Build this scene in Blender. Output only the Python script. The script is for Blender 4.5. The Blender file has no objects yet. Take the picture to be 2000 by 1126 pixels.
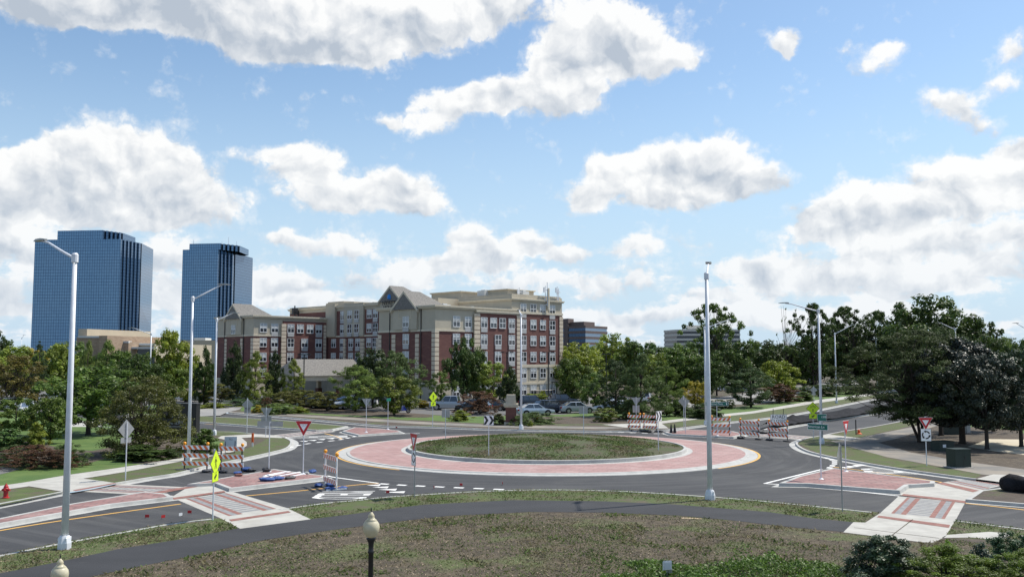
import bpy, bmesh, math, random
import numpy as np
from math import sin, cos, pi, radians, atan2, sqrt
from mathutils import Vector, Matrix
from mathutils.geometry import delaunay_2d_cdt, tessellate_polygon
S = bpy.context.scene
C = S.collection
# ------------------------------------------------------------------ camera
CAMZ = 6.8; F = 1800.0; PITCH = math.atan(139 / 1800)
cd = bpy.data.cameras.new('camera'); cam = bpy.data.objects.new('camera', cd); C.objects.link(cam)
cd.sensor_width = 36; cd.lens = 36 * F / 2000; cd.clip_end = 6000; cd.clip_start = .1
cam.location = (0, 0, CAMZ); cam.rotation_euler = (pi / 2 + PITCH, 0, 0)
S.camera = cam
S.render.resolution_x = 1024; S.render.resolution_y = 576
# ------------------------------------------------------------------ light
SUN_AZ, SUN_EL = 64, 56          # azimuth clockwise from +Y
S.view_settings.view_transform = 'Standard'; S.view_settings.look = 'None'
S.view_settings.exposure = 0.5; S.view_settings.gamma = 1
sl = bpy.data.lights.new('sun', 'SUN'); sl.energy = 3.9; sl.angle = radians(1.0); sl.color = (1, .945, .85)
so = bpy.data.objects.new('sun', sl); C.objects.link(so)
sd = Vector((sin(radians(SUN_AZ)) * cos(radians(SUN_EL)), cos(radians(SUN_AZ)) * cos(radians(SUN_EL)), sin(radians(SUN_EL))))
so.rotation_euler = sd.to_track_quat('Z', 'Y').to_euler()

def ray(x, y):
    a, b = x - 1000, 563 - y
    return Vector((a, F * cos(PITCH) - b * sin(PITCH), F * sin(PITCH) + b * cos(PITCH)))
def at(x, y, z=0.0):                # photo bearing -> point on the plane of height z
    d = ray(x, y); t = (z - CAMZ) / d.z
    return Vector((d.x * t, d.y * t, z))
def zat(Y, y, x=1000):              # height seen at row y at depth Y
    d = ray(x, y); return CAMZ + d.z * Y / d.y
def xat(Y, x, y=702): d = ray(x, y); return d.x * Y / d.y

# ------------------------------------------------------------------ node helpers
class NT:
    def __init__(s, tree): s.t = tree; s.n = tree.nodes; s.l = tree.links
    def add(s, typ, **k):
        n = s.n.new(typ)
        for a, b in k.items(): setattr(n, a, b)
        return n
    def put(s, inp, v):
        if hasattr(v, 'is_output'): s.l.new(v, inp)
        elif v is not None: inp.default_value = v
    def m(s, op, a, b=None, c=None, clamp=False):
        n = s.add('ShaderNodeMath', operation=op, use_clamp=clamp)
        s.put(n.inputs[0], a); s.put(n.inputs[1], b); s.put(n.inputs[2], c); return n.outputs[0]
    def vm(s, op, a, b=None, sc=None):
        n = s.add('ShaderNodeVectorMath', operation=op); s.put(n.inputs[0], a); s.put(n.inputs[1], b)
        if sc is not None: s.put(n.inputs['Scale'], sc)
        return n.outputs['Value'] if op in ('LENGTH', 'DOT_PRODUCT', 'DISTANCE') else n.outputs[0]
    def noise(s, vec, scale, detail=4, rough=.5, col=False):
        n = s.add('ShaderNodeTexNoise'); s.put(n.inputs['Vector'], vec); n.inputs['Scale'].default_value = scale
        n.inputs['Detail'].default_value = detail; n.inputs['Roughness'].default_value = rough
        return n.outputs['Color'] if col else n.outputs[0]
    def ss(s, x, a, b):
        n = s.add('ShaderNodeMapRange', interpolation_type='SMOOTHSTEP'); s.put(n.inputs[0], x)
        n.inputs[1].default_value = a; n.inputs[2].default_value = b; return n.outputs[0]
    def mix(s, f, a, b, bt='MIX'):
        n = s.add('ShaderNodeMix', data_type='RGBA', blend_type=bt); s.put(n.inputs[0], f); s.put(n.inputs[6], a); s.put(n.inputs[7], b)
        return n.outputs[2]
def c4(c): return (c[0], c[1], c[2], 1)

# ------------------------------------------------------------------ world: sky with cumulus clouds
W = bpy.data.worlds.new('World'); S.world = W; W.use_nodes = True
w = NT(W.node_tree); w.n.clear()
sky = w.add('ShaderNodeTexSky', sky_type='NISHITA'); sky.sun_disc = False
sky.sun_elevation = radians(SUN_EL); sky.sun_rotation = radians(SUN_AZ); sky.air_density = 1.0; sky.dust_density = .6; sky.ozone_density = 1.6
bgA = w.add('ShaderNodeBackground'); bgA.inputs[1].default_value = .098
tc = w.add('ShaderNodeTexCoord'); sp = w.add('ShaderNodeSeparateXYZ'); w.l.new(tc.outputs['Generated'], sp.inputs[0])
az = w.m('ARCTAN2', sp.outputs[0], sp.outputs[1]); el = w.m('ARCSINE', sp.outputs[2])
cb = w.add('ShaderNodeCombineXYZ'); w.l.new(az, cb.inputs[0]); w.l.new(el, cb.inputs[1]); P0 = cb.outputs[0]
skc = w.mix(1.0, sky.outputs[0], (1.08, 1.14, 1.13, 1), 'MULTIPLY')
w.l.new(w.mix(w.m('MULTIPLY', w.ss(el, .34, .0), .92), skc, (4.1, 5.3, 6.5, 1)), bgA.inputs[0])
n1 = w.vm('SUBTRACT', w.noise(P0, 9, 3, .5, True), (.5, .5, .5)); n2 = w.vm('SUBTRACT', w.noise(P0, 38, 4, .55, True), (.5, .5, .5))
P1 = w.vm('ADD', P0, w.vm('ADD', w.vm('SCALE', n1, sc=.045), w.vm('SCALE', n2, sc=.018)))
P1 = w.vm('MULTIPLY', P1, (1, 1, 0))
CL = [ # x, y, rx, ry, weight : cumulus seen in this sky, as bearings
 (60,-30,300,62,1.7),(300,-20,330,88,1.8),(480,25,250,85,1.8),(660,50,190,78,1.3),(820,30,180,70,1),(960,10,150,55,.9),(720,105,110,38,.8),(120,-60,300,80,1),
 (1160,50,120,75,1),(1240,75,130,78,1.2),(1120,120,115,72,1.2),(1330,110,65,32,.8),(1010,185,130,55,1),(1120,190,90,42,.8),(900,205,110,48,.95),(840,245,60,28,.7),(770,228,55,20,.6),
 (1522,82,42,36,.8),(1535,105,32,20,.6),(1700,125,58,38,.55),(1640,95,40,20,.35),(1740,95,36,24,.4),(1985,95,45,38,.7),(1960,160,60,22,.45),(1850,195,70,36,.75),(1900,225,70,26,.55),
 (250,290,140,75,1),(150,300,90,50,.9),(330,340,130,70,1),(90,330,80,50,.9),(170,370,190,70,1),(380,395,140,45,.9),(20,370,110,70,.85),(-60,400,110,110,.9),(250,420,260,30,.6),
 (600,320,100,48,.85),(560,290,70,25,.6),(640,380,100,45,.8),(770,365,110,50,1),(800,405,100,34,1),(700,400,90,30,.8),(470,300,60,22,.4),
 (1330,310,130,55,1),(1410,300,85,55,1),(1250,330,120,52,.95),(1460,350,90,48,1),(1320,375,200,40,1),(1180,320,60,36,.6),(1140,370,60,40,.7),(1150,405,60,20,.5),
 (1660,395,90,48,1),(1620,430,110,45,.9),(1730,420,100,45,.9),(1850,345,110,50,.9),(1960,330,110,55,.9),(2000,270,60,30,.7),(1900,390,150,40,.8),(1600,465,120,22,.6),
 (920,465,52,36,.85),(1030,475,55,30,.75),(960,500,90,28,.7),(1110,500,70,20,.5),(600,478,90,24,.6),(700,485,40,22,.5),(540,470,50,18,.4),(900,520,120,24,.5),
 (1240,490,70,24,.5),(1720,490,130,34,.6),(1880,470,140,46,.6),(1480,520,110,30,.55),(1600,545,140,34,.6),(1800,540,160,34,.55),(1960,520,110,30,.5),
 (560,545,110,28,.5),(800,545,130,26,.5),(1050,545,130,22,.5),(1200,560,110,22,.45),(30,470,120,40,.6),(330,480,60,35,.6),(680,590,260,22,.45),(1250,610,300,22,.45),(1600,610,300,26,.45),(20,560,120,40,.4),(330,560,90,40,.4)]
Acc = None
for (x, y, rx, ry, wt) in CL:
    if y > 440: wt *= 1.25; rx *= 1.08; ry *= 1.12
    d = ray(x, y).normalized(); u0, v0 = atan2(d.x, d.y), math.asin(d.z); a, b = F / (rx * 1.04), F / (ry * 1.04)
    Pi = P1
    if Acc is not None:      # makes each blob wait for the last one, so the shader stack stays small
        ma = w.add('ShaderNodeVectorMath', operation='MULTIPLY_ADD'); w.l.new(Acc, ma.inputs[0]); ma.inputs[1].default_value = (1e-8,) * 3; w.l.new(P1, ma.inputs[2]); Pi = ma.outputs[0]
    q = w.vm('MULTIPLY', w.vm('SUBTRACT', Pi, (u0, v0, 0)), (a, b, 0))
    g = w.m('MULTIPLY', w.m('SUBTRACT', 1.0, w.vm('LENGTH', q), clamp=True), wt)
    vv = w.add('ShaderNodeVectorMath', operation='MULTIPLY_ADD'); w.l.new(q, vv.inputs[0]); vv.inputs[1].default_value = (0, 1, 0); vv.inputs[2].default_value = (1, 0, 0)
    vv = w.vm('SCALE', vv.outputs[0], sc=g); Acc = vv if Acc is None else w.vm('ADD', Acc, vv)
sA = w.add('ShaderNodeSeparateXYZ'); w.l.new(Acc, sA.inputs[0]); A, Sx = sA.outputs[0], sA.outputs[1]
fb = w.noise(P0, 24, 10, .60)
e1 = w.noise(P1, 15, 5, .5); e2 = w.noise(w.vm('ADD', P1, (.014, .020, 0)), 15, 5, .5)
wide = w.noise(w.vm('MULTIPLY', P0, (1, 2.6, 1)), 5.5, 6, .6)
back = w.m('MULTIPLY', w.ss(wide, .52, .75), w.ss(w.m('ABSOLUTE', az), .62, .9))
low = w.m('MULTIPLY', w.ss(w.noise(w.vm('MULTIPLY', P0, (1, 2.6, 1)), 9, 8, .62), .40, .66), w.ss(el, .19, .04))
Dn = w.m('ADD', w.m('ADD', A, w.m('MULTIPLY', back, .8)), w.m('MULTIPLY', low, .62))
bil = w.m('ABSOLUTE', w.m('SUBTRACT', w.noise(P1, 34, 4, .55), .5)); bil2 = w.m('ABSOLUTE', w.m('SUBTRACT', w.noise(P0, 85, 3, .5), .5))
puff = w.m('ADD', w.m('MULTIPLY', bil, 2.0), w.m('MULTIPLY', bil2, .9))
De = w.m('ADD', w.m('MULTIPLY_ADD', w.m('SUBTRACT', fb, .5), 1.0, Dn), w.m('MULTIPLY', w.m('SUBTRACT', puff, .30), .50))
alpha = w.m('MAXIMUM', w.ss(De, .10, .42), w.m('MULTIPLY', w.ss(De, .0, .30), .38))
h1 = w.noise(P1, 42, 4, .5); h2 = w.noise(w.vm('ADD', P1, (.005, .008, 0)), 42, 4, .5)
emb = w.m('ADD', w.m('MULTIPLY', w.m('SUBTRACT', e1, e2), 2.2), w.m('MULTIPLY', w.m('SUBTRACT', h1, h2), 1.3))
vert = w.m('DIVIDE', Sx, w.m('ADD', A, .25))
sh = w.m('ADD', w.m('MULTIPLY_ADD', vert, 1.15, .91), emb)
sh = w.m('ADD', w.m('SUBTRACT', sh, w.m('MULTIPLY', w.ss(A, .35, 1.6), .40)), w.m('MULTIPLY', w.m('SUBTRACT', puff, .30), .22))
sh = w.m('MAXIMUM', w.m('MINIMUM', sh, 1.0), .0)
ccol = w.mix(sh, (.48, .54, .62, 1), (.98, .98, .97, 1))
ccol = w.mix(w.m('MULTIPLY', w.ss(el, .20, .0), .35), ccol, (.66, .75, .86, 1))
bgB = w.add('ShaderNodeBackground'); w.l.new(ccol, bgB.inputs[0]); bgB.inputs[1].default_value = .73
ms = w.add('ShaderNodeMixShader'); w.l.new(w.m('MULTIPLY', alpha, .96), ms.inputs[0]); w.l.new(bgA.outputs[0], ms.inputs[1]); w.l.new(bgB.outputs[0], ms.inputs[2])
wo = w.add('ShaderNodeOutputWorld'); w.l.new(ms.outputs[0], wo.inputs[0])
try: W.cycles.sampling_method = 'MANUAL'; W.cycles.sample_map_resolution = 512
except Exception: pass

# ------------------------------------------------------------------ materials
def mat(name, col, rough=.7, metal=0, col2=None, ns=6.0, nd=5, lo=.35, hi=.65, bump=0, bs=30, col3=None, ns3=1.0, lo3=.5, hi3=.7, spec=.5, stretch=(1, 1, 1), coat=0, tr=0, objcol=False, tone=0, emis=None):
    M = bpy.data.materials.new(name); M.use_nodes = True; t = NT(M.node_tree); b = t.n['Principled BSDF']
    b.inputs['Roughness'].default_value = rough; b.inputs['Metallic'].default_value = metal; b.inputs['Specular IOR Level'].default_value = spec
    b.inputs['Coat Weight'].default_value = coat
    tcn = t.add('ShaderNodeTexCoord'); v = t.vm('MULTIPLY', tcn.outputs['Object'], stretch)
    c = c4(col)
    if col2: c = t.mix(t.ss(t.noise(v, ns, nd, .6), lo, hi), c, c4(col2))
    if col3: c = t.mix(t.ss(t.noise(v, ns3, 4, .6), lo3, hi3), c, c4(col3))
    if tone:
        at_ = t.add('ShaderNodeAttribute', attribute_name='tone'); k = t.m('MULTIPLY_ADD', at_.outputs['Fac'], 2 * tone, 1 - tone)
        c = t.mix(1.0, c, t.vm('SCALE', (1, 1, 1), sc=k), 'MULTIPLY')
    if objcol: oi = t.add('ShaderNodeObjectInfo'); c = t.mix(1.0, c, oi.outputs['Color'], 'MULTIPLY')
    t.put(b.inputs['Base Color'], c)
    if bump:
        bn = t.add('ShaderNodeBump'); bn.inputs['Strength'].default_value = bump; bn.inputs['Distance'].default_value = .05
        t.l.new(t.noise(v, bs, 6, .6), bn.inputs['Height']); t.l.new(bn.outputs[0], b.inputs['Normal'])
    if tr:
        tb = t.add('ShaderNodeBsdfTranslucent'); t.put(tb.inputs[0], t.mix(.5, c, (.5, .6, .08, 1), 'MULTIPLY') if False else c)
        mx = t.add('ShaderNodeMixShader'); mx.inputs[0].default_value = tr
        t.l.new(b.outputs[0], mx.inputs[1]); t.l.new(tb.outputs[0], mx.inputs[2]); t.l.new(mx.outputs[0], t.n['Material Output'].inputs[0])
    if emis: b.inputs['Emission Color'].default_value = c4(emis); b.inputs['Emission Strength'].default_value = .3
    return M
def stain(m_, amt, col, sc):
    t = NT(m_.node_tree); bs = t.n['Principled BSDF']; src = bs.inputs['Base Color'].links[0].from_socket; tco = t.add('ShaderNodeTexCoord').outputs['Object']
    t.l.new(t.mix(t.m('MULTIPLY', t.ss(t.noise(tco, sc, 7, .7), .48, .74), amt), src, c4(col)), bs.inputs['Base Color'])
def gridmat(name, col, mortar, bw, bh, ms_=.02, off=.5, rough=.7, col2=None, metal=0, uv=False, bump=0, rot=0, spec=.5, nvar=0):
    M = bpy.data.materials.new(name); M.use_nodes = True; t = NT(M.node_tree); b = t.n['Principled BSDF']
    b.inputs['Roughness'].default_value = rough; b.inputs['Metallic'].default_value = metal; b.inputs['Specular IOR Level'].default_value = spec
    tcn = t.add('ShaderNodeTexCoord'); v = tcn.outputs['UV' if uv else 'Object']
    if rot: mp = t.add('ShaderNodeMapping'); mp.inputs['Rotation'].default_value = (0, 0, rot); t.l.new(v, mp.inputs[0]); v = mp.outputs[0]
    br = t.add('ShaderNodeTexBrick'); br.offset = off; t.l.new(v, br.inputs['Vector']); br.inputs['Scale'].default_value = 1
    br.inputs['Brick Width'].default_value = bw; br.inputs['Row Height'].default_value = bh; br.inputs['Mortar Size'].default_value = ms_; br.inputs['Mortar Smooth'].default_value = .3
    br.inputs['Color1'].default_value = c4(col); br.inputs['Color2'].default_value = c4(col2 or col); br.inputs['Mortar'].default_value = c4(mortar)
    c = br.outputs[0]
    if nvar:
        k = t.m('MULTIPLY_ADD', t.noise(t.vm('MULTIPLY', v, (1, 1, 1)), .9, 6, .65), nvar * 2, 1 - nvar)
        c = t.mix(1.0, c, t.vm('SCALE', (1, 1, 1), sc=k), 'MULTIPLY')
    t.put(b.inputs['Base Color'], c)
    return M
M = {}
M['asphalt'] = mat('asphalt', (.030, .031, .034), .85, 0, (.046, .047, .050), .22, 6, .3, .7, .25, 60, (.075, .075, .077), 7, .66, .82, stretch=(.35, 1, 1))
M['asphalt_old'] = mat('old_asphalt', (.11, .11, .11), .9, 0, (.16, .155, .15), .5, 6, .3, .7, .2, 40)
# tyre-polished arcs and dust round the junction, patches and fine seams
t = NT(M['asphalt'].node_tree); bs = t.n['Principled BSDF']; lk = bs.inputs['Base Color'].links[0]; src = lk.from_socket
tco = t.add('ShaderNodeTexCoord').outputs['Object']; dv = t.vm('SUBTRACT', tco, (2.56, 70.0, 0)); sx_ = t.add('ShaderNodeSeparateXYZ'); t.l.new(dv, sx_.inputs[0])
rr_ = t.vm('LENGTH', t.vm('MULTIPLY', dv, (1, 1, 0))); an_ = t.m('ARCTAN2', sx_.outputs[1], sx_.outputs[0]); pc = t.add('ShaderNodeCombineXYZ'); t.l.new(t.m('MULTIPLY', rr_, 1.5), pc.inputs[0]); t.l.new(t.m('MULTIPLY', an_, 2.2), pc.inputs[1])
trk = t.ss(t.noise(pc.outputs[0], 1.0, 6, .65), .46, .66); dust = t.ss(t.noise(tco, .16, 5, .7), .46, .68)
cc = t.mix(t.m('MULTIPLY', trk, .55), src, (.085, .085, .086, 1)); cc = t.mix(t.m('MULTIPLY', dust, .30), cc, (.10, .098, .092, 1))
spk = t.ss(t.noise(tco, 3.5, 2, .5), .74, .80); cc = t.mix(t.m('MULTIPLY', spk, .5), cc, (.20, .19, .17, 1)); t.l.new(cc, bs.inputs['Base Color'])
M['path'] = mat('path_asphalt', (.024, .025, .028), .88, 0, (.036, .037, .041), .5, 6, .3, .7, .3, 50, (.058, .058, .062), 3, .6, .85, stretch=(.4, 1, 1))
M['oldpath'] = mat('dusty_path', (.16, .155, .145), .9, 0, (.26, .23, .19), .35, 5, .35, .65, .2, 40)
M['lot'] = mat('parking_concrete', (.30, .295, .28), .9, 0, (.22, .215, .21), .3, 5, .3, .7)
M['concrete'] = mat('concrete', (.46, .45, .41), .85, 0, (.36, .35, .32), 1.2, 6, .3, .7, .1, 40, (.34, .31, .27), 2.2, .63, .8)
M['kerb'] = mat('kerb_concrete', (.46, .46, .44), .8, 0, (.37, .37, .355), 2.0, 6, .3, .7, .05, 40, (.30, .29, .27), .9, .62, .8)
M['soil'] = mat('soil', (.095, .073, .056), .95, 0, (.065, .05, .038), 3, 8, .35, .65, .9, 12, (.075, .10, .028), .45, .50, .68)
M['soil_near'] = mat('soil_near', (.105, .083, .052), .95, 0, (.058, .046, .030), 2.2, 9, .35, .65, 1.0, 9, (.085, .105, .034), .30, .50, .66)
M['verge'] = mat('verge_grass', (.072, .10, .026), .95, 0, (.10, .082, .055), 1.1, 8, .42, .68, .8, 14, (.11, .15, .035), .5, .55, .8)
M['lawn'] = mat('lawn', (.060, .115, .020), .9, 0, (.10, .155, .032), .5, 8, .35, .7, .5, 14, (.12, .11, .05), .22, .62, .8)
M['mound'] = mat('mound_grass', (.062, .082, .028), .95, 0, (.080, .066, .042), 1.0, 8, .40, .66, 1.0, 10, (.075, .10, .03), .45, .6, .8)
M['mulch'] = mat('mulch', (.078, .060, .042), .95, 0, (.165, .135, .098), 3.2, 9, .52, .72, 1.0, 9, (.05, .04, .03), .6, .5, .7)
M['paver'] = gridmat('brick_pavers', (.33, .185, .17), (.17, .105, .10), .84, .42, .05, .5, .8, (.235, .12, .11), nvar=.3)
M['apron'] = gridmat('apron_pavers', (.40, .25, .235), (.27, .175, .165), .9, .45, .045, .5, .8, (.32, .19, .175), nvar=.3, rot=.4)
stain(M['paver'], .5, (.40, .33, .30), .5); stain(M['paver'], .5, (.13, .09, .085), 1.3); stain(M['apron'], .55, (.46, .38, .35), .3); stain(M['apron'], .35, (.20, .14, .13), .8)
M['redband'] = mat('red_paver_band', (.20, .085, .066), .8, 0, (.27, .13, .105), 3)
M['greypaver'] = mat('grey_pavers', (.26, .265, .27), .8, 0, (.19, .19, .195), 4)
M['white'] = mat('white_marking', (.78, .78, .76), .7, 0, (.60, .60, .59), 2.5, 7, .5, .75)
M['yellow'] = mat('yellow_marking', (.70, .40, .09), .7, 0, (.60, .36, .12), 2.5, 6, .4, .8)
M['galv'] = mat('galvanised_steel', (.74, .76, .79), .5, .05, (.66, .68, .72), 3)
M['alum'] = mat('sign_back_aluminium', (.40, .41, .40), .45, .5, (.34, .35, .35), 5)
M['black'] = mat('black_metal', (.018, .018, .020), .45)
M['rubber'] = mat('black_rubber', (.02, .02, .021), .8, 0, (.035, .035, .036), 8)
M['signred'] = mat('sign_red', (.55, .02, .025), .4); M['signwhite'] = mat('sign_white', (.92, .92, .92), .4); M['signblack'] = mat('sign_black', (.012, .012, .014), .4)
M['signgreen'] = mat('sign_green', (.005, .14, .10), .4); M['signlime'] = mat('sign_lime', (.62, .85, .02), .4)
M['orange'] = mat('orange_stripe', (.80, .17, .04), .45); M['amber'] = mat('amber_lens', (.95, .36, .02), .25)
M['bluebag'] = mat('blue_sandbag', (.018, .05, .19), .7, 0, (.04, .10, .30), 6, bump=.6, bs=14); M['blackbag'] = mat('black_sandbag', (.022, .024, .028), .6, 0, (.06, .062, .07), 6, bump=.6, bs=14)
M['globe'] = mat('cream_globe', (.72, .67, .50), .28, 0, (.60, .54, .38), 3, tr=.25)
M['brick'] = mat('dark_red_brick', (.165, .070, .058), .85, 0, (.125, .052, .046), 1.4, 7, .3, .7, stretch=(1, 1, 5), col3=(.20, .095, .072), ns3=.25)
M['stucco'] = mat('taupe_stucco', (.49, .44, .345), .85, 0, (.44, .395, .31), .35, 5)
M['trim'] = mat('cream_trim', (.62, .56, .44), .8, 0, (.56, .50, .39), 1)
M['quoin'] = mat('cream_quoin', (.64, .55, .43), .85, 0, (.57, .48, .37), 1.5)
M['shingle'] = mat('grey_shingles', (.21, .20, .185), .9, 0, (.135, .13, .125), 5, 4, .4, .62, stretch=(1, 1, 1))
M['glass'] = mat('window_glass', (.03, .035, .045), .06, 0, spec=.8, coat=.5); M['blind'] = mat('window_blind', (.50, .52, .52), .6)
M['frame'] = mat('white_frame', (.75, .76, .76), .5); M['grille'] = mat('unit_grille', (.48, .48, .47), .6, 0, (.40, .40, .40), 20, stretch=(1, 1, 6))
M['tower'] = gridmat('tower_curtain_glass', (.11, .20, .32), (.030, .062, .12), 1.55, 1.95, .12, 0, .10, (.122, .22, .345), .75, True, nvar=.10)
M['tower_dark'] = mat('tower_edge', (.02, .045, .10), .3, .6)
M['tan'] = gridmat('tan_brick', (.36, .26, .18), (.40, .33, .25), .9, .35, .03, .5, .85, (.28, .19, .13), uv=True, nvar=.2)
M['beige'] = mat('beige_panel', (.50, .44, .33), .85, 0, (.45, .40, .30), .3); M['slab'] = mat('pale_slab', (.55, .56, .55), .7)
M['darkglass'] = mat('dark_ribbon_glass', (.03, .04, .055), .08, .3); M['blueglass'] = mat('blue_ribbon_glass', (.26, .32, .40), .10, .85)
M['brownstone'] = mat('brown_cladding', (.125, .092, .082), .7); M['whitestone'] = mat('pale_cladding', (.60, .58, .52), .8)
M['bark'] = mat('bark', (.055, .042, .034), .95, 0, (.03, .024, .02), 6, 6, .3, .7, .8, 8, stretch=(1, 1, .3))
stain(M['kerb'], .55, (.27, .26, .24), .9); stain(M['concrete'], .5, (.30, .28, .245), .7); stain(M['brick'], .35, (.11, .07, .06), .35); stain(M['stucco'], .3, (.36, .32, .25), .22)
M['leaf'] = mat('broad_leaves', (.130, .190, .038), .5, tone=.6, tr=.36, objcol=True, spec=.35)
M['needle'] = mat('needles', (.100, .145, .046), .65, tone=.65, tr=.26, objcol=True, spec=.25)
M['gloss'] = mat('glossy_dark_leaves', (.034, .044, .030), .48, tone=.5, tr=.10, objcol=True, spec=.45)
M['tuft'] = mat('grass_blades', (.088, .130, .030), .8, tone=.5, tr=.35, col2=(.16, .14, .075), ns=.5, lo=.45, hi=.6)
M['litter'] = mat('straw_litter', (.25, .20, .14), .9, tone=.8)
M['stone'] = mat('cast_stone', (.52, .47, .37), .85, 0, (.44, .39, .30), 3); M['tcard'] = mat('pale_board', (.56, .62, .70), .4)
M['utility'] = mat('dark_green_steel', (.006, .022, .017), .5); M['hyd'] = mat('hydrant_red', (.42, .02, .025), .4)
M['fabric'] = mat('black_silt_fabric', (.008, .008, .009), .85, 0, (.022, .022, .026), 1.5, bump=1.0, bs=5, spec=.15); M['flower'] = mat('flower_yellow', (.75, .42, .03), .7)
M['tyre'] = mat('tyre', (.018, .018, .018), .8); M['rim'] = mat('alloy', (.45, .46, .47), .3, .8); M['lamp'] = mat('lamp_lens', (.7, .72, .75), .1, 0, spec=.8); M['tail'] = mat('tail_lens', (.35, .01, .01), .2)
M['carglass'] = mat('car_glass', (.03, .04, .05), .04, 0, spec=.9, coat=1)
M['shieldglass'] = mat('windscreen_glass', (.22, .28, .36), .08, .55)
for k, c in dict(silver=(.42, .45, .48), white=(.72, .73, .74), paleblue=(.48, .55, .62), black=(.012, .013, .016), navy=(.012, .018, .035), greyblue=(.16, .22, .30), grey=(.15, .155, .16), red=(.3, .02, .02), ).items():
    M['car_' + k] = mat('car_paint_' + k, c, .28, .35 if k in ('silver', 'grey', 'paleblue') else .0, coat=1)
M['motoblue'] = mat('moto_blue', (.02, .06, .45), .25, coat=1); M['logoblue'] = mat('logo_blue', (.02, .22, .62), .4)
M['orangecone'] = mat('orange_plastic', (.75, .12, .02), .5); M['flag'] = mat('red_flag', (.5, .02, .02), .6); M['wood'] = mat('pale_wood', (.50, .38, .24), .8, 0, (.40, .30, .19), 4); M['trail'] = mat('loose_gravel', (.16, .155, .15), .9)

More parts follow.
